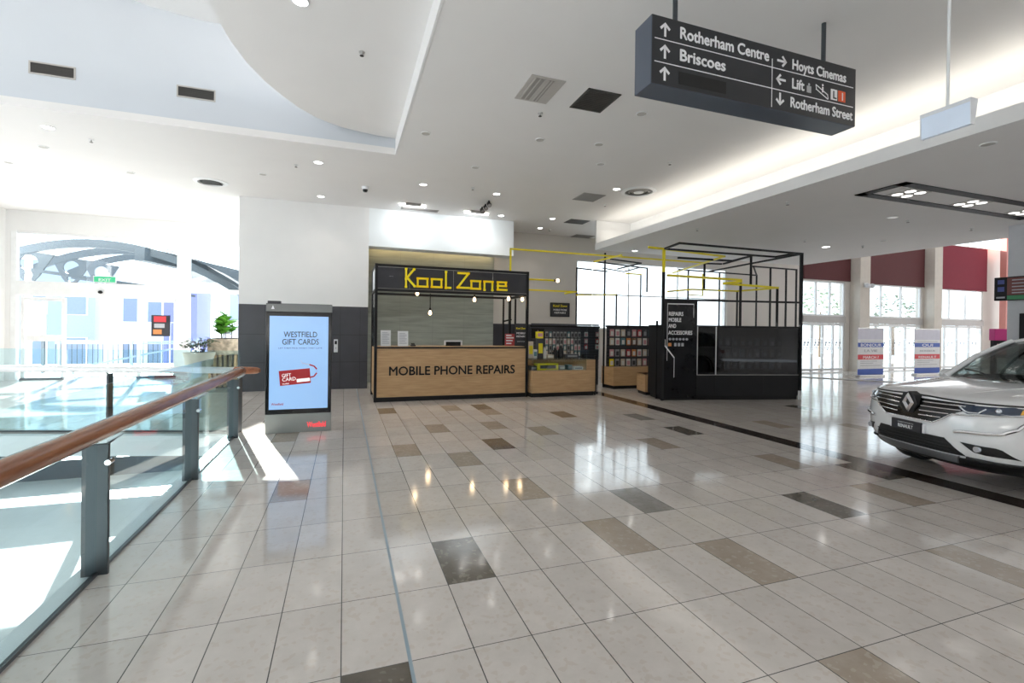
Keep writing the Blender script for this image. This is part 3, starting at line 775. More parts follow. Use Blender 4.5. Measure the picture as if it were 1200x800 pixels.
# ---- hanging light box on a single rod
EX = 4.5
p = [PX(*k, EX) for k in ((1078, 135), (1080, 162), (1138, 114), (1139, 144))]
y0, y1 = p[2].y, p[0].y; z0, z1 = 3.27, 3.47
cy = (y0 + y1) / 2
t = thing('hanging_light_box', 'slim pale blank light box hanging on a single white rod', 'emergency light', (EX, cy, z0))
q = MB(); q.prism([(EX, y0, z1 - .03), (EX, y1, z1 - .03), (EX, y1, z1), (EX, y0, z1)], (.085, 0, 0)); q.build('top_housing', 'light_plastic', t, True)
q = MB(); q.prism([(EX + .012, y0 + .006, z0), (EX + .045, y0 + .006, z0), (EX + .075, y0 + .006, z1 - .03), (EX + .004, y0 + .006, z1 - .03)], (0, y1 - y0 - .012, 0)); q.build('diffuser', 'diffuser', t, True)
for y in (y0, y1 - .006):
    q = MB(); q.prism([(EX + .008, y, z0 - .004), (EX + .05, y, z0 - .004), (EX + .08, y, z1 - .03), (EX, y, z1 - .03)], (0, .006, 0))
    q.build('end_cap', 'light_plastic', t, True)
MB().cyl((EX + .04, cy, z1), (EX + .04, cy, ZC), .011, seg=12).build('hanging_rod', 'white_metal', t, True, True)
MB().cyl((EX + .04, cy, ZC - .03), (EX + .04, cy, ZC), .045, seg=16).build('ceiling_rose', 'white_metal', t, True, True)

# ================================================================== DIGITAL TOTEM
tx0, tx1, ty, th = -1.125, -.185, 8.08, 2.005
t = thing('digital_totem', 'tall digital advertising totem showing a blue gift card screen', 'advertising screen', ((tx0 + tx1) / 2, ty + .12, 0))
def tu(u): return tx0 + (tx1 - tx0) * u
MB().box((tx0 + .01, ty + .02, .02), (tx1 - .01, ty + .22, th - .03), .01).build('body', 'totem_grey', t, True)
MB().box((tx0, ty + .012, 0), (tx1, ty + .235, .30), .008).build('base_panel', 'totem_low', t, True)
MB().box((tx0, ty, .295), (tx1, ty + .03, 1.87), .006).build('bezel', 'black_gloss', t, True)
MB().box((tx0, ty + .005, 1.87), (tx1, ty + .23, 2.0), .006).build('top_panel', 'totem_grey', t, True)
MB().box((tx0 + .02, ty, 1.99), (tx0 + .20, ty + .1, 2.035), .004).build('sensor_cap', 'charcoal', t, True)
q = MB(); q.prism([(tu(.075), ty + .003, 1.91), (tu(.125), ty + .003, 1.91), (tu(.10), ty + .003, 1.965)], (0, .004, 0)); q.build('triangle_mark', 'sign_white', t, True)
z0, z1 = .37, 1.805
MB().box((tu(.055), ty - .002, z0), (tu(.945), ty + .004, z1)).build('screen', 'screen_blue', t, True)
def tz(v): return z1 - (z1 - z0) * v
yt = ty - .0025
text('WESTFIELD', 'screen_text', t, (tu(.52), yt, tz(.225)), (1, 0, 0), (0, 0, 1), .09, .475, 'CENTER', .006)
text('GIFT CARDS', 'screen_text', t, (tu(.52), yt, tz(.305)), (1, 0, 0), (0, 0, 1), .09, .52, 'CENTER', .006)
text('LET THEM PICK WHAT THEY LOVE', 'screen_text', t, (tu(.52), yt, tz(.35)), (1, 0, 0), (0, 0, 1), .020, .62, 'CENTER')
ang = math.radians(5); ca, sa = math.cos(ang), math.sin(ang); cx, cz = tu(.44), tz(.655)
def cr(u, v, y=0): return Vector((cx + u * ca - v * sa, yt - y, cz + u * sa + v * ca))
q = MB(); q.prism([cr(-.22, -.115), cr(.22, -.115), cr(.22, .115), cr(-.22, .115)], (0, .002, 0)); q.build('card_picture', 'card_red', t, True)
text('GIFT', 'card_white', t, cr(-.185, .012, .001), (ca, 0, sa), (-sa, 0, ca), .055, .13, bold=-.002)
text('CARD', 'card_white', t, cr(-.185, -.05, .001), (ca, 0, sa), (-sa, 0, ca), .055, .19, bold=-.002)
q = MB(); q.prism([cr(.02, -.085, .001), cr(.21, -.085, .001), cr(.21, -.035, .001), cr(.02, -.035, .001)], (0, .001, 0)); q.build('card_strip', 'card_white', t, True)
text('Westfield', 'card_white', t, cr(-.185, -.10, .001), (ca, 0, sa), (-sa, 0, ca), .022, .09)
pts = [cr(.20 + .0, -.03), cr(.27, -.02), cr(.315, .03), cr(.32, .09), cr(.285, .14), cr(.22, .17)]
q = MB()
for a_, b_ in zip(pts, pts[1:]): q.bar(a_, b_, .002, .022)
q.build('card_ribbon', 'card_red', t, True)
q = MB(); q.bar(cr(.22, .17), cr(.12, .205), .002, .012); q.bar(cr(.12, .205), cr(.10, .25), .002, .008); q.build('ribbon_string', 'print_lilac', t, True)
text('Westfield', 'card_red', t, (tu(.09), yt, tz(.955)), (1, 0, 0), (0, 0, 1), .038, .17, bold=.008)
text('Westfield', 'red_glow', t, (tu(.63), ty + .0115, .075), (1, 0, 0), (0, 0, 1), .085, .27, bold=.02)

# intercom box on the dark wall
c = PY(393.5, 405, YW - .012); t = thing('wall_intercom', 'small pale intercom plate with black window on the dark wall', 'intercom', c)
MB().box((-.05, -.025, -.17), (.05, 0, .17), .006).build('plate', 'light_plastic', t)
MB().box((-.028, -.029, .04), (.028, -.024, .13)).build('window', 'black_gloss', t)
MB().cyl((0, -.03, -.06), (0, -.024, -.06), .018).build('button', 'grey_plastic', t)
# ================================================================== REPAIR BOOTH (yellow lettered sign)
ax0, ax1, ay0, ay1, ah = .625, 4.22, 10.87, 12.2, 3.055
t = thing('repair_booth', 'repair booth with black frame, oak counter front and yellow lettered sign', 'kiosk', ((ax0 + ax1) / 2, ay0, 0))
w_ = .055
def fb(p, q_, name='frame_bar', m='black_metal', w=w_):
    return MB().bar(p, q_, w).build(name, m, t, True)
for x in (ax0 + .03, ax1):
    for y in (ay0 + .03, ay1): MB().box((x - .03, y - .03, 0), (x + .03, y + .03, ah)).build('post', 'black_metal', t, True)
for y in (ay0 + .03, ay1): fb((ax0 + .06, y, ah - .03), (ax1 - .06, y, ah - .03)); fb((ax0 + .06, y, 2.48), (ax1 - .06, y, 2.48))
for x in (ax0 + .03, ax1): fb((x, ay0 + .1, ah - .03), (x, ay1 - .08, ah - .03)); fb((x, ay0 + .1, 2.48), (x, ay1 - .08, 2.48))
sb = MB().box((ax0 + .06, ay0 + .015, 2.51), (ax1 - .03, ay0 + .045, ah - .06)).build('sign_panel', 'charcoal', t, True)
q = MB(); q.box((ax0 + .06, ay0 + .008, ah - .072), (ax1 - .03, ay0 + .016, ah - .060)); q.box((ax0 + .06, ay0 + .008, 2.507), (ax1 - .03, ay0 + .016, 2.519))
for x in (ax0 + .75, ax0 + 1.75, ax0 + 2.7): q.box((x - .004, ay0 + .008, 2.52), (x + .004, ay0 + .016, ah - .07))
o = q.build('edge_strip', 'vent_grey', t, True); o.parent = sb
MB().box((ax0 + .02, ay0 + .07, 2.51), (ax0 + .028, ay1 - .04, ah - .06)).build('side_panel', 'light_plastic', t, True)
MB().box((ax0 + .02, ay0 + .07, 1.24), (ax0 + .028, ay1 - .04, 2.45)).build('side_glass', 'case_glass', t, True)
# stroke letters, unit = letter height; drawn like jointed sticks
LET = {'K': ([((0, 0), (0, 1)), ((0, .45), (.5, 1.0)), ((.08, .5), (.55, .05))], .62), 'o': ([((0, .05), (0, .5)), ((0, .5), (.72, .5)), ((.72, .5), (.72, .05)), ((.72, .05), (0, .05))], .84),
       'l': ([((.08, .02), (.08, .95)), ((.08, .04), (.36, .04))], .5), 'Z': ([((.05, .92), (.72, .92)), ((.72, .92), (0, .08)), ((0, .08), (.78, .08))], .92),
       'n': ([((0, 0), (0, .5)), ((0, .5), (.66, .5)), ((.66, .5), (.66, 0))], .80), 'e': ([((0, .05), (0, .5)), ((0, .5), (.66, .5)), ((.66, .5), (.66, .28)), ((.66, .28), (0, .28)), ((0, .05), (.70, .05))], .80), ' ': ([], .40)}
S_ = .40
q = MB()
for ch, zx, kx in (('K', 268, 1), ('o', 350, .86), ('o', 450, .86), ('l', 540, 1), ('Z', 632, 1), ('o', 728, .82), ('n', 820, .84), ('e', 914, .86)):
    st, adv = LET[ch]; cx = PY(430 + zx / 6, 330, ay0).x + .02
    for (a, b) in st:
        A_ = Vector((cx + a[0] * S_ * .88 * kx, ay0 - .012, 2.565 + a[1] * S_)); B_ = Vector((cx + b[0] * S_ * .88 * kx, ay0 - .012, 2.565 + b[1] * S_))
        q.bar(A_, B_, .036, .045)
        for P_ in (A_, B_): q.box(P_ - Vector((.026, .026, .022)), P_ + Vector((.026, .02, .022)))
q.build('lettering', 'yellow_plastic', t, True)
text('welcome', 'print_grey', t, (ax0 + .30, ay0 + .0135, 2.78), (1, 0, 0), (0, 0, 1), .02, .09)
# counter
MB().box((ax0 + .06, ay0 + .02, .10), (ax1 - .03, ay0 + .06, 1.185)).build('counter_front', 'oak', t, True)
MB().box((ax0 + .02, ay0 + .06, .10), (ax0 + .05, ay1 - .04, 1.185)).build('counter_side', 'oak_end', t, True)
MB().box((ax0 + .06, ay0 - .004, 1.185), (ax1 - .03, ay0 + .66, 1.215)).build('counter_top', 'black_metal', t, True)
MB().box((ax0 + .06, ay0 + .10, 1.215), (ax1 - .03, ay0 + .64, 1.228)).build('counter_inlay', 'oak', t, True)
MB().box((ax0 + .06, ay0 + .012, 0), (ax1 - .03, ay1 - .05, .10)).build('plinth', 'black', t, True)
text('MOBILE PHONE REPAIRS', 'black', t, (PY(455, 441, ay0 + .02).x, ay0 + .018, .585), (1, 0, 0), (0, 0, 1), .205, PY(602, 440, ay0 + .02).x - PY(455, 441, ay0 + .02).x, bold=.018, depth=.006)
# inner uprights near the right end
for px in (590, 604): x = PY(px, 360, 12.0).x; MB().box((x - .02, 11.98, 1.2), (x + .02, 12.02, 2.46)).build('upright', 'black_metal', t, True)
fb((PY(590, 360, 12.0).x, 12.0, 1.85), (ax1 - .04, 12.0, 1.9), w=.04)

# lamps in the booth
def pendant(px, py, y, z_top, lab, name='pendant_lamp'):
    b = PY(px, py, y); k = thing(name, lab, 'pendant lamp', (b.x, y, z_top), 0, 'bare bulb lamps of the booth')
    MB().cyl((0, 0, b.z + .09 - z_top), (0, 0, 0), .012, seg=10).build('cord', 'black', k)
    MB().lathe([(.02, b.z + .11 - z_top), (.024, b.z + .09 - z_top), (.024, b.z + .05 - z_top)], seg=14).build('socket', 'black', k)
    zz = b.z - z_top
    MB().lathe([(.016, zz + .05), (.03, zz + .02), (.042, zz - .015), (.036, zz - .045), (.012, zz - .062)], seg=16).build('bulb', 'warm_bulb', k, smooth=True)
    l = bpy.data.lights.new('bulb_light', 'POINT'); l.energy = 3; l.color = (1, .70, .40); l.shadow_soft_size = .05
    o = bpy.data.objects.new('bulb_light', l); COL.objects.link(o); o.parent = k; o.location = (0, 0, zz - .1)
    return k
pendant(504, 366, 11.5, 2.48, 'lit bare bulb hanging lowest on a long black cord inside the booth')
pendant(556, 350.5, 11.5, 2.48, 'lit bare bulb hanging on a short cord right of the booth centre')
pendant(489, 343, 11.6, 2.50, 'bare bulb tucked close under the left part of the booth sign')
pendant(596, 349.5, 11.5, 2.48, 'bare bulb close under the booth sign by the thin uprights')
pendant(612, 350, 11.4, 2.48, 'bare bulb close under the booth sign at its right end')
def pipe_lamp(p, q_, lab):
    p, q_ = Vector(p), Vector(q_); d = (q_ - p).normalized()
    k = thing('pipe_lamp', lab, 'pipe lamp', p, 0, 'yellow pipe lamps')
    MB().cyl((0, 0, 0), q_ - p, .024, seg=12).build('arm', 'yellow_paint', k, smooth=True)
    MB().cyl(q_ - p, q_ - p + d * .06, .03, seg=12).build('socket', 'charcoal', k, smooth=True)
    MB().sphere(q_ - p + d * .11, .05).build('bulb', 'warm_bulb', k, smooth=True)
    return k
pipe_lamp((PY(557, 313, 11.9).x, 11.9, ah - .0), (PY(535, 312, 11.9).x, 11.9, ah), 'short yellow pipe lamp lying along the top of the booth')
pipe_lamp((ax1 + .03, 11.5, PY(620, 327, 11.5).z), (PY(649, 330, 11.5).x, 11.5, PY(620, 327, 11.5).z), 'yellow pipe lamp sticking out of the right side of the booth')

def stand_notice(px0, px1, py0, py1, y, lab):
    a, b = PY(px0, py1, y), PY(px1, py0, y); k = thing('counter_notice', lab, 'notice', ((a.x + b.x) / 2, y, 1.2305), 0, 'white notices on the repair counter')
    wd, h = abs(b.x - a.x), b.z - 1.228
    q = MB(); q.prism([(-wd / 2, -.02, 0), (wd / 2, -.02, 0), (wd / 2, .03, h), (-wd / 2, .03, h)], (0, .006, 0)); s = q.build('sheet', 'paper', k)
    q = MB()
    for i in range(9): u = .15 + i * .085; q.box((-wd * .36, -.0225 + .05 * (1 - u) - .001, h * (1 - u) - .006), (wd * (.36 if i % 3 else .2), -.02 + .05 * (1 - u), h * (1 - u) + .004))
    q.build('printed_lines', 'print_grey', k)
    MB().box((-wd / 2, -.04, -.0), (wd / 2, .06, .008)).build('foot', 'light_plastic', k)
stand_notice(446, 458, 387, 406, 11.05, 'white paper notice standing at the left end of the repair counter')
stand_notice(466, 478.5, 388, 406, 11.05, 'second white paper notice standing along the repair counter')
k = thing('card_terminal', 'small dark terminal lying beside the second white notice', 'card reader', (PY(484, 405, 11.1).x, 11.1, 1.2305))
q = MB(); q.prism([(-.05, -.08, 0), (.05, -.08, 0), (.05, .08, 0), (-.05, .08, 0)], (0, 0, .03)); q.build('body', 'charcoal', k)
q = MB(); q.prism([(-.04, -.02, .03), (.04, -.02, .03), (.04, .07, .06), (-.04, .07, .06)], (0, 0, .004)); q.build('display', 'black_gloss', k)
k = thing('cash_register', 'white rimmed monitor back standing mid counter in the booth', 'register', (PY(531, 404, 11.2).x, 11.2, 1.2305))
MB().box((-.22, -.02, .02), (.22, .02, .13), .01).build('rim', 'light_plastic', k)
MB().box((-.18, -.024, .0), (.18, .03, .10), .006).build('body', 'black', k)
MB().box((-.1, -.06, 0), (.1, .08, .012)).build('foot', 'black', k)
a, b = PY(592, 408, 11.3), PY(603, 395, 11.3)
k = thing('red_notice', 'red and white printed card leaning on the counter by the uprights', 'notice', ((a.x + b.x) / 2, 11.3, 1.2305))
MB().box((-.125, 0, 0), (.125, .02, .30)).build('card', 'packet_red', k)
q = MB()
for z in (.06, .13, .20, .26): q.box((-.1, -.002, z - .015), (.1 - (z * 10 % 1) * .1, .0, z + .015))
q.build('print', 'paper', k)
a, b = PY(605, 408, 11.2), PY(616, 382, 11.2)
k = thing('booth_poster', 'black poster with yellow heading standing at the right end of the counter', 'poster', ((a.x + b.x) / 2, 11.2, 1.2305))
MB().box((-.16, 0, 0), (.16, .02, .56)).build('board', 'charcoal', k)
text('Kool Zone', 'yellow_plastic', k, (k.location.x, 11.199, 1.228 + .42), (1, 0, 0), (0, 0, 1), .05, .26, 'CENTER', .01)
text('MOBILE', 'sign_white', k, (k.location.x, 11.199, 1.228 + .30), (1, 0, 0), (0, 0, 1), .045, .24, 'CENTER', .01)
text('REPAIRS', 'sign_white', k, (k.location.x, 11.199, 1.228 + .22), (1, 0, 0), (0, 0, 1), .045, .24, 'CENTER', .01)
text('DEVICES', 'grey_plastic', k, (k.location.x, 11.199, 1.228 + .10), (1, 0, 0), (0, 0, 1), .03, .2, 'CENTER')

# ---- wall sign
a, b = PY(645.5, 373, YB - .03), PY(667, 355, YB - .03)
t2 = thing('wall_poster', 'small black framed poster with gold heading on the beige wall', 'poster', ((a.x + b.x) / 2, YB - .03, 2.33))
MB().box((-.36, 0, -.24), (.36, .03, .24), .006).build('board', 'charcoal', t2)
q = MB()
for s in (-1, 1): q.box((s * .36, -.008, -.24), (s * .335, 0, .24)); q.box((-.36, -.008, s * .24), (.36, 0, s * .22))
q.build('frame', 'black', t2)
text('Kool Zone', 'yellow_plastic', t2, (t2.location.x, YB - .031, 2.43), (1, 0, 0), (0, 0, 1), .075, .52, 'CENTER', .01)
text('MOBILE PHONE', 'sign_white', t2, (t2.location.x, YB - .031, 2.30), (1, 0, 0), (0, 0, 1), .06, .50, 'CENTER', .012)
text('REPAIRS', 'sign_white', t2, (t2.location.x, YB - .031, 2.20), (1, 0, 0), (0, 0, 1), .06, .42, 'CENTER', .012)

# ================================================================== OAK DISPLAY COUNTER with glass case
cx0, cx1, cy0, cy1 = 4.30, 6.06, 10.72, 11.5
t = thing('display_counter', 'oak display counter with a glass case, right of the repair booth', 'display counter', ((cx0 + cx1) / 2, cy0, 0))
bz0 = PY(660, 434, cy0).z; gz = PY(660, 421.5, cy0).z
MB().box((cx0, cy0 + .03, 0), (cx1 - .06, cy1, .10)).build('plinth', 'black', t, True)
MB().box((cx0, cy0, .10), (cx1 - .03, cy1, bz0), .004).build('base_cabinet', 'oak', t, True)
MB().box((cx1 - .28, cy0 + .005, bz0), (cx1 - .03, cy1, gz + .0), .003).build('end_box', 'oak_end', t, True)
MB().box((cx0, cy0 + .01, bz0), (cx1 - .28, cy0 + .018, gz)).build('front_pane', 'case_glass', t, True)
MB().box((cx0, cy0, gz), (cx1 - .02, cy1, gz + .018), .002).build('top_pane', 'case_glass', t, True)
MB().box((cx0, cy1 - .02, bz0), (cx1 - .28, cy1, gz)).build('back_panel', 'oak_end', t, True)
MB().box((cx1 - .03, cy0 + .02, 0), (cx1 + .01, cy0 + .06, 1.0)).build('post', 'black_metal', t, True)
MB().box((cx1 - .03, cy1 - .06, 0), (cx1 + .01, cy1 - .02, 1.0)).build('post', 'black_metal', t, True)
# goods in and on the case
def goods(name, lab, cat, loc, sz, m, m2=None, grp='goods in and on the glass case', round_=False):
    k = thing(name, lab, cat, Vector(loc) + Vector((0, 0, .003)), 0, grp)
    if round_: MB().lathe([(sz[0] / 2, 0), (sz[0] / 2 * 1.05, sz[2] * .6), (sz[0] / 3.4, sz[2] * .9), (sz[0] / 3.6, sz[2])], seg=16).build('body', m, k, smooth=True)
    else: MB().box((-sz[0] / 2, -sz[1] / 2, 0), (sz[0] / 2, sz[1] / 2, sz[2]), .006).build('body', m, k)
    if m2:
        if round_: MB().cyl((0, 0, sz[2]), (0, 0, sz[2] + .03), sz[0] / 3.4).build('cap', m2, k)
        else: MB().box((-sz[0] * .38, -sz[1] / 2 - .002, sz[2] * .25), (sz[0] * .38, -sz[1] / 2 + .001, sz[2] * .75)).build('label_patch', m2, k)
    return k
ic = cy0 + .25
goods('yellow_case', 'long yellow packet lying inside the glass case', 'packet', (PY(640, 428, ic).x, ic, bz0), (.56, .25, .165), 'yellow_paint', 'packet_dark')
goods('dark_packet', 'dark packet in the glass case beside the booth post', 'packet', (PY(624, 430, ic).x, ic, bz0), (.16, .2, .11), 'packet_dark', 'packet_grey')
goods('grey_packet', 'grey packet in the glass case right of the yellow one', 'packet', (PY(657, 430, ic).x, ic, bz0), (.16, .2, .10), 'packet_grey', 'packet_white')
goods('silver_packet', 'silver packet at the right end inside the glass case', 'packet', (PY(676, 430, ic).x, ic, bz0), (.26, .2, .07), 'packet_white', 'packet_grey')
goods('green_packet', 'greenish packet near the centre of the glass case', 'packet', (PY(666, 430, ic).x, ic, bz0), (.12, .2, .12), 'packet_teal', 'packet_grey')
tc_ = gz + .018; tyc = cy0 + .42
for i, (px, sz, m1, m2_, nm, lab, rd_) in enumerate([
    (621.2, (.13, .1, .42), 'packet_cream', 'yellow_paint', 'tall_packet', 'tall cream packet on the glass case next to the booth post', False),
    (626.3, (.10, .12, .22), 'packet_white', 'packet_teal', 'white_carton', 'white carton on the glass case beside the tall cream packet', False),
    (632, (.15, .15, .50), 'packet_dark', 'yellow_paint', 'speaker_box', 'dark box with yellow top on the glass case', False),
    (638, (.10, .12, .26), 'packet_white', 'packet_grey', 'white_bottle', 'white round tub on the glass case', True),
    (644, (.17, .16, .09), 'packet_cream', 'packet_white', 'flat_carton', 'flat cream carton on the glass case', False),
    (650.5, (.13, .14, .24), 'black', 'packet_dark', 'black_tub', 'first black round tub in the middle of the glass case', True),
    (657, (.14, .14, .30), 'black', 'packet_dark', 'black_tub', 'taller black round tub in the middle of the glass case', True),
    (669, (.36, .18, .10), 'packet_dark', 'packet_grey', 'dark_tray', 'long dark tray on the right part of the glass case', False)]):
    goods(nm, lab, 'goods', (PY(px, 420, tyc).x, tyc, tc_), sz, m1, m2_, round_=rd_)
goods('yellow_toy', 'yellow and pink carton on top of the dark box', 'carton', (PY(632, 400, tyc).x, tyc, tc_ + .50), (.17, .12, .17), 'yellow_paint', 'packet_pink')

# ================================================================== HANGING PACKET DISPLAYS
def packet_wall(t, prefix, x0, dx, ncol, zrows, y, mats, wd, h, grp, where, hookm='alu', skip=()):
    n = 0
    protos = {}
    for r, z in enumerate(zrows):
        for c in range(ncol):
            if (r, c) in skip: continue
            mt = mats[(r * 7 + c * 3 + (c * c) % 5) % len(mats)] if not isinstance(mats[0], (list, tuple)) else mats[r][c % len(mats[r])]
            colour = mt.replace('packet_', '').replace('_paint', '')
            lab = '%s packet, %s from left, %s hook row of %s' % (colour, ORD[c], ORD[r] if r < len(zrows) - 1 else 'bottom', where)
            if mt not in protos:
                k = thing('phone_case_packet', lab, 'phone case', (x0 + dx * c, y, z), 0, grp)
                MB().box((-wd / 2, -.045, -h), (wd / 2, -.03, 0), .003).build('sleeve', mt, k)
                MB().box((-wd * .32, -.049, -h * .88), (wd * .32, -.0445, -h * .28), .004).build('phone_case', {'packet_white': 'packet_pink', 'packet_grey': 'packet_dark', 'packet_dark': 'packet_grey'}.get(mt, 'packet_white'), k)
                MB().cyl((0, -.10, -.02), (0, .001, -.02), .003, seg=8).build('hook', hookm, k)
                protos[mt] = k
            else:
                dup(protos[mt], (x0 + dx * c, y, z), lab)
            n += 1
# (a) behind the oak display counter
py_ = 12.75
px0, px1 = PY(622, 400, py_).x, PY(701.5, 400, py_).x
pz1 = PY(660, 383.5, py_).z
t = thing('packet_display', 'dark slatted display wall with hooks behind the oak display counter', 'display wall', ((px0 + px1) / 2, py_, 0))
MB().box((px0, py_, 0), (px1, py_ + .06, pz1)).build('backboard', 'charcoal', t, True)
q = MB()
for i in range(16): z = .5 + i * .085; q.box((px0, py_ - .010, z), (px1, py_, z + .05))
q.build('slats', 'packet_dark', t, True)
MB().box((px0 - .03, py_ - .03, pz1), (px1 + .03, py_ + .08, pz1 + .05)).build('top_rail', 'black_metal', t, True)
gx = PY(680, 400, py_ - .25).x; gx1 = PY(702.5, 400, py_ - .25).x
MB().box((gx, py_ - .25, .8), (gx1, py_ - .24, pz1)).build('glass_screen', 'case_glass', t, True)
zs = [PY(655, v, py_).z for v in (388.5, 396.5, 403.5, 410.5)]
hx = PY(640, 390, py_).x; hdx = (PY(678, 390, py_).x - hx) / 9
packet_wall(t, 'a', hx, hdx, 10, zs, py_ - .012, ['packet_grey', 'packet_cream', 'packet_white', 'packet_grey', 'packet_teal'], hdx * .72, .17, 'packets hanging behind the oak counter', 'the wall behind the oak counter')
hx = PY(686, 390, py_).x
packet_wall(t, 'b', hx, PY(699, 390, py_).x - hx, 2, zs[:3], py_ - .012, ['packet_white', 'packet_pink', 'packet_red'], .115, .14, 'packets behind the glass screen', 'the glass screened wall end')
k = thing('emblem_poster', 'small black poster with pink emblem on the display wall', 'poster', (PY(630, 390, py_).x, py_ - .012, PY(630, 390, py_).z))
MB().box((-.2, -.01, -.15), (.2, 0, .13)).build('board', 'black', k)
q = MB(); q.prism([(-.09, -.012, -.07), (.09, -.012, -.07), (.03, -.012, .0), (0, -.012, .09), (-.03, -.012, .0)], (0, .003, 0)); q.build('emblem', 'packet_pink', k)

# (b) oak based packet display between the kiosks
ky, kx0, kx1 = 11.68, 7.14, 9.35
kz = PY(719, 430.5, ky).z
t = thing('packet_gondola', 'oak based display stand with four rows of phone case packets between the kiosks', 'display stand', ((kx0 + kx1) / 2, ky, 0))
MB().box((kx0 + .03, ky + .03, 0), (kx1, ky + .62, .09)).build('plinth', 'black', t, True)
MB().box((kx0, ky, .09), (kx1, ky + .65, kz), .004).build('base_cabinet', 'oak', t, True)
by = ky + .35; bzt = PY(740, 383.5, by).z
MB().box((kx0, by, kz), (kx1, by + .05, bzt)).build('backboard', 'charcoal', t, True)
q = MB()
for i in range(12): z = kz + .03 + i * .1; q.box((kx0, by - .010, z), (kx1, by, z + .06))
q.build('slats', 'packet_dark', t, True)
MB().box((kx0 - .02, by - .03, bzt), (kx1 + .02, by + .08, bzt + .05)).build('top_rail', 'black_metal', t, True)
MB().box((kx0 - .03, ky + .5, 0), (kx0 + .01, ky + .54, 3.9)).build('post', 'black_metal', t, True)
zs = [PY(740, v, by).z for v in (386, 396, 409, 420)]
hx = PY(716, 400, by).x; hdx = (PY(773, 400, by).x - hx) / 9
packet_wall(t, 'c', hx, hdx, 10, zs, by - .012, [['packet_pink', 'packet_white', 'packet_cream', 'packet_dark', 'packet_pink', 'packet_red', 'packet_dark', 'packet_teal', 'packet_grey', 'packet_grey'],
    ['packet_cream', 'packet_white', 'packet_teal', 'packet_orange', 'packet_brown', 'packet_cream', 'packet_white', 'packet_pink', 'packet_white', 'packet_cream'],
    ['packet_pink', 'packet_grey', 'packet_cream', 'packet_red', 'packet_orange', 'packet_white', 'packet_cream', 'packet_white', 'packet_dark', 'packet_white'],
    ['yellow_paint', 'packet_grey', 'packet_cream', 'packet_white', 'packet_grey', 'packet_cream', 'packet_pink', 'packet_brown', 'packet_cream', 'packet_grey']], hdx * .74, .205, 'packets on the oak based stand', 'the oak based stand')
# ================================================================== BLACK DISPLAY KIOSK with pipe frame
KA = -math.radians(12.1); KL = Vector((7.15, 9.5, 0)); KU = Vector((math.cos(KA), math.sin(KA), 0)); KV = Vector((-math.sin(KA), math.cos(KA), 0))
LEN, DEP = 3.58, .82
t = thing('display_kiosk', 'long black display kiosk with glass cases under an open black and yellow pipe frame', 'kiosk', KL, KA)
def onplane(px, py):
    d = ray(px, py); n = KV; k = (KL - Vector((0, 0, EYE))).dot(n) / d.dot(n); return Vector((0, 0, EYE)) + d * k
def zat(pt, px, py):
    d = ray(px, py); return EYE + d.z / math.hypot(d.x, d.y) * math.hypot(pt.x, pt.y)
B = lambda a, b, nm, mt, bev=0: MB().box(a, b, bev).build(nm, mt, t)
B((.03, .05, 0), (LEN - .05, DEP - .05, .10), 'plinth', 'black')
B((.0, .02, .10), (LEN - .02, DEP, .60), 'base_cabinet', 'black_metal', .004)
for u in (.86, 1.35, 2.6): B((u - .003, .016, .12), (u + .003, .022, .58), 'panel_joint', 'rubber')
B((.02, 0, .05), (.86, .06, 2.39), 'sign_board', 'black_gloss', .004)
B((.86, DEP - .06, .60), (LEN - .04, DEP, 1.76), 'back_panel', 'black')
B((.86, .03, .60), (LEN - .04, .042, 1.76), 'front_pane', 'dark_glass')
B((.86, .03, 1.76), (LEN - .03, DEP, 1.80), 'case_top', 'black_metal')
B((LEN - .05, .04, .60), (LEN - .042, DEP, 1.76), 'end_pane', 'dark_glass')
B((.86, .02, .600), (LEN - .03, DEP, .612), 'case_floor', 'vent_light')
for u in (.88, 1.36): B((u - .012, .022, .60), (u + .012, .045, 1.77), 'glazing_bar', 'alu')
for z in (.95, 1.25, 1.52): B((.9, .40, z), (LEN - .1, DEP - .07, z + .012), 'shelf', 'charcoal')
for u in (.0, LEN):
    B((u - .03, -.01, 0), (u + .03, .05, 3.62 if u else 3.05), 'post', 'black_metal')
B((-.028, -.008, 3.05), (.028, .048, 3.62), 'yellow_post', 'yellow_paint')
B((LEN - .045, -.03, 0), (LEN + .02, .02, .22), 'foot_sleeve', 'white_metal')
B((-.03, .3, 0), (.01, .34, 1.9), 'side_upright', 'black_metal'); B((-.012, .05, .1), (.0, DEP, 1.8), 'side_panel', 'black_metal')
B((.03, 0, 2.375), (LEN - .03, .045, 2.42), 'cross_bar', 'black_metal')
# white line work and lettering on the board
q = MB()
def L2(u, z): return (u, -.003, z)
for a, b in (((.10, 2.30), (.10, .95)), ((.10, 2.30), (.76, 2.30)), ((.76, 2.30), (.76, 1.98))): q.bar(L2(*a), L2(*b), .006, .022)
for a, b in (((.05, 1.45), (.05, 1.30)), ((.05, 1.30), (.28, 1.02)), ((.28, 1.02), (.28, .55))): q.bar(L2(*a), L2(*b), .006, .028)
q.build('white_line_work', 'sign_white', t)
def kt(s, u, z, h, wd, m='sign_white'):
    return text(s, m, t, KL + KU * u + Vector((0, 0, z)) - KV * .0005, KU, (0, 0, 1), h, wd, bold=.02)
kt('REPAIRS', .13, 2.02, .095, .36); kt('MOBILE', .13, 1.875, .095, .31); kt('AND', .13, 1.73, .095, .19); kt('ACCESSORIES', .13, 1.57, .095, .60)
q = MB()
for k in range(6): q.lathe([(.0, 0), (.03, 0), (.03, .012), (.0, .012)], (.17 + k * .085, 0, 0), 12)
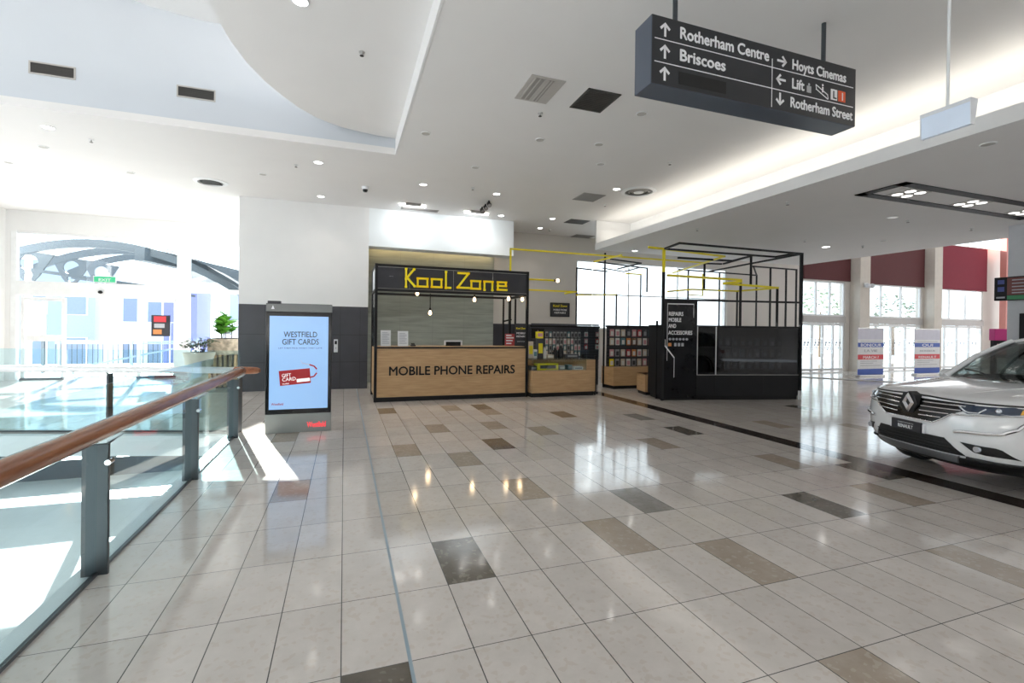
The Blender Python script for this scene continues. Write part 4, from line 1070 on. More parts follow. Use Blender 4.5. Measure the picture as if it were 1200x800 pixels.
q.bm.transform(Matrix.Translation((0, .002, 1.46)) @ Matrix.Rotation(PI / 2, 4, 'X')); q.build('round_icons', 'print_grey', t)
B((.13, -.003, 1.29), (.21, .002, 1.37), 'orange_icon', 'packet_orange')
q = MB()
for k in range(3): q.box((.28 + k * .09, -.003, 1.29), (.34 + k * .09, .002, 1.37))
q.build('square_icons', 'print_grey', t)
# pipe frame on top
def kb(pts, w=.042, m='black_metal'):
    nm = 'yellow_bar' if m == 'yellow_paint' else 'frame_bar'
    for a, b in zip(pts, pts[1:]): MB().bar(a, b, w).build(nm, m, t, True)
ZT = 3.60
TL, TR = KL + Vector((0, 0, ZT)), KL + KU * LEN + Vector((0, 0, ZT))
P2 = PZ(796.4, 284.8, ZT); P4 = PZ(908.8, 301, ZT); P5 = PZ(929, 297.3, ZT)
kb([TL, P2, TR]); kb([TL, P4, P5])
S1 = PZ(831, 318, ZT); kb([TR, S1])
h1 = PZ(880.3, 299.8, ZT); h1b = Vector((h1.x, h1.y, zat(h1, 880.3, 333))); kb([h1, h1b]); kb([h1, PZ(848, 309, ZT)])
kb([PZ(795.5, 302, ZT), PZ(858, 305.6, ZT)], .05); kb([PZ(858, 305.6, ZT), h1])
v1 = PZ(825.7, 308.6, ZT); kb([v1, PZ(845, 309.2, ZT)]); kb([v1, Vector((v1.x, v1.y, zat(v1, 825.7, 339)))])
Y1, Y2, Y3 = PZ(760.8, 289.6, ZT), PZ(848.7, 300.4, ZT), PZ(789, 319.5, ZT)
kb([TL, Y1, Y2, Y3], .045, 'yellow_paint')
y4 = onplane(783, 322.5); y5 = onplane(868, 328); kb([y4, y5], .05, 'yellow_paint'); kb([y5, Vector((y5.x, y5.y, 1.8))])
y6, y7, y8 = onplane(849, 332), onplane(911, 337.2), PZ(866, 329.5, onplane(849, 332).z)
kb([y6, y7], .05, 'yellow_paint'); kb([y6, PZ(868, 330, y6.z)], .05, 'yellow_paint'); kb([y7, Vector((y7.x, y7.y, 1.8))])
zq = 2.78
a1, a2, a3, a4 = PZ(784, 341.3, zq), PZ(811, 339, zq), PZ(864, 341, zq), PZ(905, 337.8, zq)
kb([a1, a2, a3, a4], .04, 'yellow_paint'); kb([a1, onplane(783, 341.5)], .04, 'yellow_paint'); kb([a4, y7], .04, 'yellow_paint')
kb([Vector((a3.x, a3.y, zq)), Vector((a3.x, a3.y, 1.8))], .035)
hb = Vector((h1.x, h1.y, zat(h1, 880.3, 333))); 
# second frame line standing behind the kiosk
t2 = t
c1, c2 = PZ(883, 312, ZT), PZ(933.4, 316, ZT)
def fb2(a, b, w=.04, m='black_metal'): MB().bar(a, b, w).build('frame_bar' if m == 'black_metal' else 'yellow_bar', m, t2, True)
fb2(c1, c2)
for px in (902.5, 921, 933.4):
    f = (px - 883) / (933.4 - 883); c = c1.lerp(c2, f); fb2(c, Vector((c.x, c.y, 0)))
e1, e2 = PZ(806.7, 316.5, ZT), PZ(886.7, 322.5, ZT)
fb2(e1, e2); fb2(e2, Vector((e2.x, e2.y, 0))); fb2(e1, Vector((e1.x, e1.y, 0)))
m1 = e1.lerp(e2, .44); fb2(m1, Vector((m1.x, m1.y, 0))); fb2(S1, e1.lerp(e2, .3)); fb2(c1, e2)
m2 = e1.lerp(e2, -.12); fb2(e1, m2); 
f1, f2 = Vector((e1.x, e1.y, zat(e1, 796, 345.5))), e1.lerp(e2, .2); f2 = Vector((f2.x, f2.y, f1.z))
fb2(f1, f2, .03, 'yellow_paint'); fb2(f2, f2 + Vector((0, 0, e1.z - f1.z - .1)), .03, 'yellow_paint')

# dark goods in the kiosk cases: three hanging rows
protos = {}
cols = ['packet_dark', 'packet_grey', 'packet_dark', 'packet_brown', 'packet_dark', 'packet_teal']
for r, z in enumerate((1.50, 1.22, .92)):
    for c in range(9):
        u = 1.62 + c * .20; mt = cols[(r * 2 + c) % 6]; loc = KL + KU * u + KV * .30 + Vector((0, 0, z))
        lab = '%s packet, %s from left, %s row behind the glass of the black display kiosk' % (mt[7:], ORD[c], ('top', 'middle', 'bottom')[r])
        if mt not in protos:
            k = thing('accessory_packet', lab, 'packet', loc, KA, 'packets in the black display kiosk')
            MB().box((-.06, -.02, -.20), (.06, .02, 0), .003).build('sleeve', mt, k)
            MB().box((-.04, -.024, -.17), (.04, -.018, -.08), .003).build('gadget', 'packet_grey' if mt != 'packet_grey' else 'packet_white', k)
            MB().cyl((0, -.04, -.01), (0, .10, -.01), .003, seg=8).build('hook', 'alu', k); protos[mt] = k
        else: dup(protos[mt], loc, lab)

# low oak cabinet by the left end of the kiosk
a = PZ(765, 463.5); b = PZ(776, 465)
k = thing('low_cabinet', 'low oak cabinet against the left end of the black display kiosk', 'cabinet', (a.x + .10, a.y + .30, 0), KA)
hz = zat(a, 765, 439)
MB().box((-.2, -.22, .08), (.20, .35, hz), .004).build('body', 'oak', k); MB().box((-.17, -.19, 0), (.20, .33, .08)).build('plinth', 'black', k)
MB().box((-.2, -.222, hz - .03), (.20, .352, hz), .003).build('top', 'oak_end', k)

# frame over the oak based stand
g = bpy.data.objects['packet_gondola']
def gb(pts, w=.036, m='black_metal'):
    nm = 'yellow_bar' if m == 'yellow_paint' else 'frame_bar'
    for a, b in zip(pts, pts[1:]): MB().bar(a, b, w).build(nm, m, g, True)
ZG = 3.55
q0 = PZ(711, 303, ZG)
A1, A2 = PZ(696.5, 306.5, ZG), PZ(728, 299, ZG)
gb([A1, q0, A2], .04, 'yellow_paint')
gb([PZ(716, 303.6, ZG), PZ(751, 308.3, ZG), PZ(724, 315, ZG)]); gb([A1, PZ(758.5, 314.2, ZG)])
c = PZ(758.5, 314.2, ZG); gb([c, Vector((c.x, c.y, zat(c, 758, 341.5)))])
gb([PZ(706, 314, ZG), PZ(731, 318.3, ZG), PZ(751, 313, ZG)], .03)
d1, d2 = PZ(734, 320.3, ZG), PZ(751, 321.5, ZG); gb([d1, d2], .04, 'yellow_paint'); gb([d2, Vector((d2.x, d2.y, 0))])
e = PY(722.5, 345, by + .1); gb([e, Vector((e.x, e.y, bzt))]); gb([PY(676, 345.5, by + .1), e], .034, 'yellow_paint')
# frame over the display wall behind the oak counter
g2 = bpy.data.objects['packet_display']
e = PY(676, 314, py_ + .05)
for a, b, m in ((e, Vector((e.x, e.y, pz1)), 'black_metal'), (e, PY(711, 318, py_ + .05), 'black_metal')):
    MB().bar(a, b, .036).build('frame_bar', m, g2, True)
# long yellow pipe from the booth to the black kiosk
k = thing('yellow_pipe_run', 'long thin yellow pipe rising from the booth and running across to the black kiosk', 'pipe', PY(598, 320, 11.6))
a0 = PY(598, 322, 11.6); a0.z = ah - .01; a1 = Vector((a0.x, 11.6, PY(598, 291.5, 11.6).z)); a2 = Vector((PY(830, 309, 11.6).x, 11.6, a1.z))
MB().bar(a0, a1, .042).build('upright', 'yellow_paint', k, True); MB().bar(a1, a2, .042).build('long_run', 'yellow_paint', k, True)
k = thing('yellow_pipe_run', 'lower yellow pipe reaching from the booth to the post of the packet display', 'pipe', (ax1 + .04, 12.1, 2.5))
a0 = PY(620, 339.5, 12.1); a1 = PY(675, 341.5, 12.1); a1.z = a0.z
MB().bar(Vector((ax1 + .04, 12.1, a0.z)), a1, .042).build('long_run', 'yellow_paint', k, True)
MB().bar(a1, Vector((a1.x, py_ + .05, a1.z)), .042).build('return_bend', 'yellow_paint', k, True)
# ================================================================== CAR (nose at local x = 0, body runs to +x)
CPHI = -math.radians(15.5)
cb = Vector((math.cos(CPHI), math.sin(CPHI), 0)); cl = Vector((-math.sin(CPHI), math.cos(CPHI), 0))
car = thing('car', 'white family car parked at the right edge, badge and dark number plate facing the walkway', 'car', Vector((6.22, 3.65, 0)) - cb * .07, CPHI)
# stacked plan outlines: z, half width, front x, rear x
LV = [(.20, .76, .36, 4.45), (.235, .84, .22, 4.52), (.29, .885, .13, 4.58), (.36, .905, .07, 4.62), (.46, .92, .025, 4.66), (.58, .922, .0, 4.67), (.70, .922, .0, 4.67),
      (.80, .92, .012, 4.66), (.87, .915, .035, 4.65), (.93, .905, .075, 4.63), (.97, .892, .125, 4.62), (.995, .878, .21, 4.61), (1.02, .866, .36, 4.60), (1.05, .856, .56, 4.59), (1.08, .846, .80, 4.58), (1.105, .834, 1.02, 4.57), (1.12, .80, 1.16, 4.50)]
def outline(z, W, xf, xr, n=3.0, m_=15):
    pf, cxf, cxr = [], xf + .80, xr - .55
    for k in range(m_ + 1):
        a = PI / 2 * k / m_; c, s = math.cos(a) ** (2 / n), math.sin(a) ** (2 / n)
        pf.append((cxf - .80 * c, W * s))
    pr = []
    for k in range(m_ + 1):
        a = PI / 2 * k / m_; c, s = math.cos(a) ** (2 / n), math.sin(a) ** (2 / n)
        pr.append((cxr + .55 * s, W * c))
    mid = [(cxf + (cxr - cxf) * f, W) for f in (.1, .2, .3, .4, .5, .6, .7, .8, .9)]
    half = pf + mid + pr          # nose centre -> side -> tail centre on +y
    full = half + [(x, -y) for x, y in reversed(half[1:-1])]
    return [Vector((x, y, z)) for x, y in full]
bmc = bmesh.new(); rings = []
for z, W, xf, xr in LV: rings.append([bmc.verts.new(p) for p in outline(z, W, xf, xr)])
for a, b in zip(rings, rings[1:]):
    for k in range(len(a)): bmc.faces.new((a[k], a[(k + 1) % len(a)], b[(k + 1) % len(a)], b[k]))
bmc.faces.new(rings[0][::-1]); bmc.faces.new(rings[-1])
bmesh.ops.recalc_face_normals(bmc, faces=bmc.faces)
BV = BVHTree.FromBMesh(bmc)
me = bpy.data.meshes.new('body_shell'); bmc.to_mesh(me); bmc.free()
me.materials.append(MATS['car_white']); me.materials.append(MATS['car_black'])
o = bpy.data.objects.new('body_shell', me); COL.objects.link(o)
cut = []
WH = [(.93, 1), (.93, -1), (3.63, 1), (3.63, -1)]
for x, s in WH:
    c = MB().cyl((x, s * .60, .36), (x, s * 1.2, .36), .405, seg=40).build('cutter', 'car_black')
    md = o.modifiers.new('b', 'BOOLEAN'); md.operation = 'DIFFERENCE'; md.object = c; md.solver = 'EXACT'; cut.append(c)
dg = bpy.context.evaluated_depsgraph_get(); me3 = bpy.data.meshes.new_from_object(o.evaluated_get(dg))
o.modifiers.clear(); o.data = me3; me3.name = 'body_shell'
for c in cut: bpy.data.objects.remove(c)
for p in me3.polygons:
    c = p.center; p.use_smooth = True
    inarch = any(math.hypot(c.x - x, c.z - .36) < .403 and abs(c.y) < .91 and abs(c.y) > .58 for x, s in WH)
    p.material_index = 1 if (c.z < .325 or inarch) else 0
try: me3.set_sharp_from_angle(angle=math.radians(50))
except Exception: pass
o.parent = car; body = o

def rows_of(poly, n):
    zs = [p[1] for p in poly]; z0, z1 = min(zs), max(zs); out = []
    for k in range(n + 1):
        z = z0 + (z1 - z0) * (k / n); z = min(max(z, z0 + 1e-5), z1 - 1e-5); xs = []
        for (a, b), (c, d) in zip(poly, poly[1:] + poly[:1]):
            if (b - z) * (d - z) <= 0 and abs(b - d) > 1e-9: xs.append(a + (c - a) * (z - b) / (d - b))
        if xs: out.append((z, min(xs), max(xs)))
    return out
def hit(y, z):
    r = BV.ray_cast(Vector((-3, y, z)), Vector((1, 0, 0))); 
    if r[0] is None: r = BV.ray_cast(Vector((-3, max(-.88, min(.88, y)), z)), Vector((1, 0, 0)))
    return r[0].x if r[0] is not None else .5
def decal(name, poly, m, off=.008, thick=.012, n=10, mcol=16, parent=None, mirror=False, label=None):
    """panel whose outline is given in (y, z) and which follows the bodywork"""
    P = [(-y, z) for y, z in poly] if mirror else poly
    front, back = [], []
    for z, a, b in rows_of(P, n):
        fr = [Vector((hit(a + (b - a) * k / mcol, z) - off, a + (b - a) * k / mcol, z)) for k in range(mcol + 1)]
        front.append(fr); back.append([v + Vector((thick, 0, 0)) for v in fr])
    q = MB(); bm = q.bm
    F = [[bm.verts.new(p) for p in r] for r in front]; K = [[bm.verts.new(p) for p in r] for r in back]
    R, Cn = len(F), mcol + 1
    for i in range(R - 1):
        for j in range(Cn - 1):
            bm.faces.new((F[i][j], F[i][j + 1], F[i + 1][j + 1], F[i + 1][j])); bm.faces.new((K[i][j], K[i + 1][j], K[i + 1][j + 1], K[i][j + 1]))
        bm.faces.new((F[i][0], F[i + 1][0], K[i + 1][0], K[i][0])); bm.faces.new((F[i][-1], K[i][-1], K[i + 1][-1], F[i + 1][-1]))
    for j in range(Cn - 1):
        bm.faces.new((F[0][j], K[0][j], K[0][j + 1], F[0][j + 1])); bm.faces.new((F[-1][j], F[-1][j + 1], K[-1][j + 1], K[-1][j]))
    return q.build(name, m, parent or car, smooth=True, label=label)
def strip(name, pts, r, m, off=.012, parent=None, mirror=False, dense=8, flat=(1, 1)):
    P = []
    for a, b in zip(pts, pts[1:]):
        for k in range(dense): f = k / dense; P.append((a[0] + (b[0] - a[0]) * f, a[1] + (b[1] - a[1]) * f))
    P.append(pts[-1])
    if mirror: P = [(-y, z) for y, z in P]
    return MB().tube([(hit(y, z) - off, y, z) for y, z in P], r, 8, flat).build(name, m, parent or car, smooth=True)

grl = decal('grille', [(-.60, .930), (.60, .930), (.57, .87), (.50, .835), (.38, .745), (.31, .70), (-.31, .70), (-.38, .745), (-.50, .835), (-.57, .87)], 'car_grille', .006, n=14, mcol=30)
for z, yy in ((.900, .55), (.855, .53), (.805, .44), (.755, .375)):
    for s in (-1, 1): strip('chrome_bar', [(s * .135, z - .004), (s * yy, z + .006)], .0065, 'chrome', .012, grl)
strip('chrome_rim', [(-.47, .815), (-.38, .742), (-.30, .695), (.30, .695), (.38, .742), (.47, .815)], .008, 'chrome', .012, grl)
for s in (False, True):
    strip('chrome_trim', [(.47, .815), (.58, .818), (.70, .832), (.82, .845), (.885, .86)], .007, 'chrome', .012, mirror=s)
strip('bonnet_gap', [(-.88, .945), (-.6, .945), (-.3, .952), (-.16, .958), (.16, .958), (.3, .952), (.6, .945), (.88, .945)], .010, 'car_black', .004)
# badge: raised housing with an open diamond
bx = hit(0, .86)
hs = MB(); hs.prism([(bx - .035, -.11, .86), (bx - .035, -.07, .965), (bx - .02, 0, .995), (bx - .035, .07, .965), (bx - .035, .11, .86), (bx - .035, .06, .755), (bx - .035, -.06, .755)], (.09, 0, 0))
badge = hs.build('badge_housing', 'car_black', car)
q = MB(); bz_ = .868
dia = [(0, .112), (.072, 0), (0, -.112), (-.072, 0)]; inn = [(.006, .045), (.028, .0), (-.006, -.045), (-.028, 0)]
for k in range(4):
    a, b = dia[k], dia[(k + 1) % 4]; c, d = inn[k], inn[(k + 1) % 4]
    mdx = bx - .062
    def V(p, x): return (x, p[0], bz_ + p[1])
    mid1 = ((a[0] + c[0]) / 2, (a[1] + c[1]) / 2); mid2 = ((b[0] + d[0]) / 2, (b[1] + d[1]) / 2)
    v = [q.bm.verts.new(V(a, bx - .036)), q.bm.verts.new(V(b, bx - .036)), q.bm.verts.new(V(mid2, mdx)), q.bm.verts.new(V(mid1, mdx)), q.bm.verts.new(V(d, bx - .036)), q.bm.verts.new(V(c, bx - .036))]
    q.bm.faces.new((v[0], v[1], v[2], v[3])); q.bm.faces.new((v[3], v[2], v[4], v[5]))
dm = q.build('diamond_badge', 'chrome', car); dm.parent = badge

# headlamps, trims, fog lamps, intakes
for s in (False, True):
    k = -1 if s else 1
    hl = decal('headlamp', [(.46, .915), (.60, .932), (.80, .935), (.895, .93), (.885, .875), (.80, .85), (.66, .838), (.58, .835), (.53, .865)], 'lens', .008, n=8, mcol=20, mirror=s)
    strip('light_guide', [(.50, .905), (.56, .862), (.60, .850), (.66, .852), (.69, .90)], .007, 'lens_bright', .017, hl, s)
    for y in (.755,):
        MB().sphere((hit(k * y, .89) - .006, k * y, .89), .026).build('projector', 'lens_bright', car, smooth=True).parent = hl
    decal('indicator', [(.845, .915), (.893, .915), (.885, .872), (.85, .868)], 'amber', .013, n=4, mcol=5, parent=hl, mirror=s)
    strip('corner_chrome', [(.50, .635), (.56, .645), (.72, .652), (.80, .668), (.855, .72), (.885, .80), (.895, .86)], .019, 'chrome', .010, mirror=s)
    fg = decal('fog_lamp_recess', [(.54, .535), (.74, .525), (.785, .515), (.83, .45), (.85, .415), (.72, .425), (.63, .445)], 'car_black', .010, n=8, mcol=14, mirror=s)
    MB().cyl((hit(k * .66, .485) - .030, k * .66, .485), (hit(k * .66, .485), k * .66, .485), .030, seg=20).build('fog_lamp', 'lens_bright', car).parent = fg
lg = decal('lower_intake', [(-.40, .55), (.40, .55), (.47, .47), (.55, .385), (-.55, .385), (-.47, .47)], 'car_black', .008, n=8, mcol=30)
for z in (.42, .455, .49): strip('intake_slat', [(-.46, z), (.46, z)], .006, 'rubber', .012, lg)
decal('bumper_cladding', [(-.90, .345), (.90, .345), (.88, .25), (-.88, .25)], 'car_black', .010, n=6, mcol=60)
decal('skid_plate', [(-.50, .375), (.50, .375), (.44, .285), (-.44, .285)], 'car_silver', .026, .03, n=6, mcol=30)
for s in (False, True):
    strip('intake_edge', [(.55, .372), (.70, .362), (.86, .352)], .016, 'car_black', .006, mirror=s)
np_ = MB().box((hit(0, .6) - .035, -.186, .548), (hit(0, .6) - .005, .186, .662), .004).build('number_plate', 'charcoal', car)
xh = hit(0, .6) - .0355
for s, z, h, wd, m_ in (('RENAULT', .572, .040, .19, 'paper'), ('CHRISTCHURCH', .624, .014, .20, 'grey_plastic')):
    tt = text(s, m_, car, (xh, 0, z), (0, -1, 0), (0, 0, 1), h, wd, 'CENTER', .012 if h > .03 else 0, world=False); tt.parent = np_
for y in (-.205, .205): MB().box((hit(0, .6) - .02, y - .012, .55), (hit(y, .6), y + .012, .645), .003).build('plate_clip', 'paper', car)

# bonnet creases
for s in (-1, 1):
    q = MB(); q.tube([(x, s * (.30 + .26 * (x - .2)), zz) for x, zz in ((.30, 1.005), (.5, 1.038), (.75, 1.073), (1.0, 1.1005))], [.004, .012, .014, .012], 8, (1, .45)); q.build('bonnet_crease', 'car_white', car, smooth=True)

# cabin
def lerp3(a, b, f): return Vector(a).lerp(Vector(b), f)
ws_b = [Vector((1.06 + .22 * (y / .74) ** 2, y, 1.115)) for y in [-.74 + .148 * k for k in range(11)]]
ws_t = [Vector((1.92 + .10 * (y / .57) ** 2, y, 1.60 - .035 * (y / .57) ** 2)) for y in [-.57 + .114 * k for k in range(11)]]
def sheet(name, rows, m, thick=.006, smooth=True):
    q = MB(); q.grid(rows); me_ = q.bm
    r = bmesh.ops.solidify(me_, geom=me_.faces[:], thickness=thick)
    return q.build(name, m, car, smooth=smooth)
sheet('windscreen', [[lerp3(a, b, f) + Vector((-.03 * math.sin(PI * f), 0, .02 * math.sin(PI * f))) for a, b in zip(ws_b, ws_t)] for f in (0, .25, .5, .75, 1)], 'car_glass')
rf = []
for x, z, w in ((1.92, 1.60, .57), (2.3, 1.655, .585), (2.8, 1.675, .59), (3.4, 1.665, .585), (3.9, 1.635, .57), (4.3, 1.585, .55)):
    rf.append([Vector((x + (.10 * (u ** 2) if x < 2 else 0), u * w, z - .045 * u * u - (.02 if abs(u) > .95 else 0))) for u in [-1 + .2 * k for k in range(11)]])
sheet('roof', rf, 'car_white', .03)
rg_t = [Vector((4.30, y, 1.58 - .045 * (y / .55) ** 2)) for y in [-.55 + .11 * k for k in range(11)]]
rg_b = [Vector((4.56 - .10 * (y / .66) ** 2, y, 1.11)) for y in [-.66 + .132 * k for k in range(11)]]
sheet('rear_window', [rg_t, rg_b], 'car_glass')
for s in (-1, 1):
    lo = [(1.34, .80, 1.115), (2.0, .815, 1.12), (3.0, .815, 1.125), (4.0, .79, 1.12), (4.42, .70, 1.115)]
    hi = [(1.98, .575, 1.555), (2.3, .60, 1.61), (3.0, .605, 1.625), (3.9, .585, 1.585), (4.25, .56, 1.54)]
    lo = [Vector((x, s * y, z)) for x, y, z in lo]; hi = [Vector((x, s * y, z)) for x, y, z in hi]
    sheet('side_window', [lo, hi], 'car_glass')
    q = MB(); q.tube([(1.24, s * .755, 1.10), (1.58, s * .675, 1.37), (1.98, s * .585, 1.575)], [.05, .040, .036], 10, (1, .8)); q.build('front_pillar', 'car_white', car, smooth=True)
    q = MB(); q.tube([hi[0], hi[1], hi[2], hi[3], hi[4]], .035, 10); q.build('roof_rail', 'car_white', car, smooth=True)
    for a, b, r in ((lo[1].lerp(lo[2], .55), hi[1].lerp(hi[2], .55), .032), (lo[3], hi[3], .05), (lo[4], hi[4], .07)):
        MB().tube([a, b], r, 10, (.5, 1)).build('side_pillar', 'car_black' if r < .06 else 'car_white', car, smooth=True)
    q = MB(); q.tube([lo[0] + Vector((0, 0, -.005)), lo[1], lo[2], lo[3], lo[4]], .012, 8); q.build('window_chrome', 'chrome', car, smooth=True)
    q = MB(); q.sphere((1.52, s * .98, 1.10), .11, (.75, 1.1, .75), 20); q.bar((1.52, s * .82, 1.06), (1.52, s * .95, 1.07), .04, .05); q.build('door_mirror', 'car_white', car, smooth=True)
    for x in (1.36, 2.42, 3.42): MB().box((x, s * .915, .40), (x + .008, s * .9265, 1.08)).build('door_gap', 'car_black', car)
    for x in (2.10, 3.12): MB().box((x, s * .91, .93), (x + .2, s * .95, .965), .01).build('door_handle', 'car_white', car)
    MB().box((1.36, s * .88, .26), (3.2, s * .935, .36), .012).build('sill_cladding', 'car_black', car)
    for x, ss in WH:
        if ss != s: continue
        q = MB(); q.tube([(x + .415 * math.cos(a), s * .918, .36 + .415 * math.sin(a)) for a in [-.15 + (PI + .3) * k / 20 for k in range(21)]], .022, 8); q.build('arch_cladding', 'car_black', car, smooth=True)
    decal_t = MB(); decal_t.box((4.30, s * .60, .88), (4.60, s * .80, .98), .02); decal_t.build('tail_lamp', 'packet_red', car)
proto = None
for x, s in WH:
    q = MB(); q.lathe([(.255, -.10), (.335, -.115), (.36, -.08), (.36, .08), (.335, .115), (.275, .10), (.262, .0), (.255, -.09)], seg=40); q.bm.transform(Matrix.Translation((x, s * .79, .36)) @ Matrix.Rotation(PI / 2 * (-1 if s > 0 else 1), 4, 'X'))
    wh = q.build('wheel', 'tyre', car, smooth=True)
    q = MB(); q.lathe([(.0, .06), (.05, .075), (.06, .05), (.235, .05), (.262, .09), (.272, .09), (.272, -.09), (.2, -.09), (.0, -.03)], seg=40)
    for k in range(5):
        a = 2 * PI * k / 5; q.prism([(.05 * math.cos(a - .6), .05 * math.sin(a - .6), .05), (.25 * math.cos(a - .12), .25 * math.sin(a - .12), .07), (.25 * math.cos(a + .12), .25 * math.sin(a + .12), .07), (.05 * math.cos(a + .6), .05 * math.sin(a + .6), .05)], (0, 0, .025))
    q.bm.transform(Matrix.Translation((x, s * .79, .36)) @ Matrix.Rotation(PI / 2 * (-1 if s > 0 else 1), 4, 'X'))
    r = q.build('rim', 'car_silver', car, smooth=True); r.parent = wh
# inside
MB().box((1.30, -.70, 1.0), (1.85, .70, 1.10), .04).build('dashboard', 'car_interior', car)
MB().box((1.25, -.66, 1.12), (4.4, .66, 1.124)).build('cabin_floor', 'car_interior', car)
for y in (-.36, .36):
    MB().box((2.30, y - .24, 1.05), (2.46, y + .24, 1.42), .05).build('seat_back', 'car_interior', car)
    MB().box((2.36, y - .12, 1.43), (2.45, y + .12, 1.56), .04).build('head_rest', 'car_interior', car)
MB().box((3.2, -.6, 1.05), (3.36, .6, 1.42), .05).build('rear_seat_back', 'car_interior', car)
q = MB(); q.tube([(1.95 + .05 * math.sin(a), -.36 + .18 * math.cos(a), 1.12 + .16 * math.sin(a)) for a in [2 * PI * k / 24 for k in range(25)]], .014, 8); q.build('steering_wheel', 'car_interior', car, smooth=True)
MB().box((1.88, -.11, 1.50), (1.91, .11, 1.56), .012).build('rear_view_mirror', 'car_interior', car)
for s in (-1, 1): MB().tube([(1.16, s * .10, 1.125), (1.25, s * .32, 1.19), (1.32, s * .58, 1.215)], .009, 6).build('wiper', 'car_black', car)
for y, dx, cc in ((.32, .0, 'packet_orange'), (-.25, .02, 'packet_pink')):
    MB().box((1.42 + dx, y - .14, 1.10), (1.62 + dx, y + .14, 1.112)).build('dashboard_leaflet', cc, car)
# ================================================================== RIGHT SIDE: banners, directory, stands
def banner(pxl, pxr, pb, y, lab, words):
    a, b = PY(pxl, 440, y).x, PY(pxr, 440, y).x; wd, h = b - a, 1.86
    k = thing('pull_up_banner', lab, 'banner', ((a + b) / 2, y, 0), 0, 'white pull up banners by the far doors')
    MB().box((-wd / 2, -.10, 0), (wd / 2, .10, .07), .012).build('base', 'alu', k)
    MB().box((-wd / 2, -.012, .07), (wd / 2, .004, h)).build('sheet', 'paper', k)
    MB().box((-wd / 2, -.02, h - .02), (wd / 2, .012, h + .02), .004).build('top_rail', 'alu', k)
    MB().cyl((0, .03, .05), (0, .03, h), .012).build('support_pole', 'alu', k)
    for v0, v1, m, u0, u1 in ((.0, .23, 'print_lilac', .0, 1), (.30, .39, 'print_blue', .0, 1), (.545, .645, 'print_red', .0, 1), (.84, .96, 'print_blue', .0, 1)):
        MB().box((-wd / 2 + wd * u0, -.015, h - h * v1), (-wd / 2 + wd * u1, -.011, h - h * v0)).build('colour_band', m, k)
    for v, u0, u1 in ((.27, .1, .9), (.68, .1, .75), (.72, .1, .6), (.77, .1, .9)): MB().box((-wd / 2 + wd * u0, -.014, h - h * v - .012), (-wd / 2 + wd * u1, -.0115, h - h * v + .008)).build('small_print', 'print_grey', k)
    for s, v, hh, wf, m in words:
        text(s, m, k, (k.location.x, y - .0155, h - h * v), (1, 0, 0), (0, 0, 1), hh, wd * wf, 'CENTER', .015)
banner(1004.5, 1034.5, 441, 12.75, 'pull up banner reading bonjour beside the first pier, left of the other banner', [('BONJOUR', .375, .11, .8, 'sign_white'), ('LA VIE', .49, .10, .5, 'print_grey'), ('MARCH ?', .63, .11, .6, 'sign_white')])
banner(1071, 1100.5, 440, 12.75, 'pull up banner reading oui, nearest behind the bonnet of the car', [('OUI', .375, .11, .42, 'sign_white'), ('MONSIEUR', .49, .07, .6, 'print_grey'), ('RENAULT', .63, .09, .7, 'sign_white')])

# directory screen fixed to the column's left face corner
k = thing('directory_screen', 'dark directory screen with coloured rows fixed to the big column', 'screen', (13.35, 5.4, 2.9))
X0 = 13.34
a, b = PX(1165, 333, X0), PX(1167, 360, X0)
zt_, zb_ = 2.90, 2.40; yl = a.y; 
MB().box((X0, 4.75, zb_), (X0 + .12, yl, zt_), .006).build('casing', 'black_metal', k, True)
def dsy(u): return yl - (yl - 4.75) * u
def dp(u0, u1, v0, v1, m, nm): MB().box((X0 - .004, dsy(u1), zt_ - (zt_ - zb_) * v1), (X0 + .002, dsy(u0), zt_ - (zt_ - zb_) * v0)).build(nm, m, k, True)
ub = (yl - PX(1179, 345, X0).y) / (yl - 4.75)
dp(ub * .3, ub * .85, .12, .30, 'indigo_print', 'icon'); dp(ub * .3, ub * .85, .42, .62, 'indigo_print', 'icon'); dp(ub + .01, .98, .05, .78, 'brown_print', 'list_panel'); dp(ub + .01, .98, .80, .97, 'green_print', 'green_strip'); dp(ub * .2, ub * .9, .84, .91, 'print_grey', 'caption_strip')
q = MB()
for v in (.15, .29, .43, .57, .69): q.box((X0 - .006, dsy(.86), zt_ - (zt_ - zb_) * (v + .02)), (X0 - .003, dsy(ub + .06), zt_ - (zt_ - zb_) * (v - .02)))
q.build('list_lines', 'print_grey', k, True)
q = MB(); q.box((X0 + .12, 4.9, 2.5), (13.498, 5.3, 2.8)); q.build('bracket', 'black_metal', k, True)
k = thing('information_board', 'black information board with pink round signs on the big column under the directory', 'board', (13.49, 5.4, 2.0))
MB().box((13.44, 4.7, 1.15), (13.499, 5.95, 2.12), .006).build('board', 'black_metal', k, True)
for z in (2.02, 1.80): 
    q = MB(); q.lathe([(0, 0), (.1, 0), (.1, .012), (0, .012)], seg=24, sx=1, sy=2.6); q.bm.transform(Matrix.Translation((13.44, 5.5, z)) @ Matrix.Rotation(-PI / 2, 4, 'Y') @ Matrix.Scale(.45, 4, (1, 0, 0))); q.build('round_sign', 'magenta', k, True)
MB().box((13.432, 5.15, 1.60), (13.441, 5.75, 1.93)).build('grey_panel', 'grey_plastic', k, True)
MB().box((13.432, 5.15, 1.25), (13.441, 5.75, 1.55)).build('grey_panel', 'grey_plastic', k, True)
a = PZ(1172, 470); d = ray(1173, 400); d.z = 0
pk = Vector((18.2, 8.1, 0)); pk = Vector((0, 0, 0)) + Vector((ray(1174, 400).x, ray(1174, 400).y, 0)).normalized() * 20
k = thing('magenta_stand', 'dark stand with magenta header beyond the car, left of the big column', 'stand', pk, -.6)
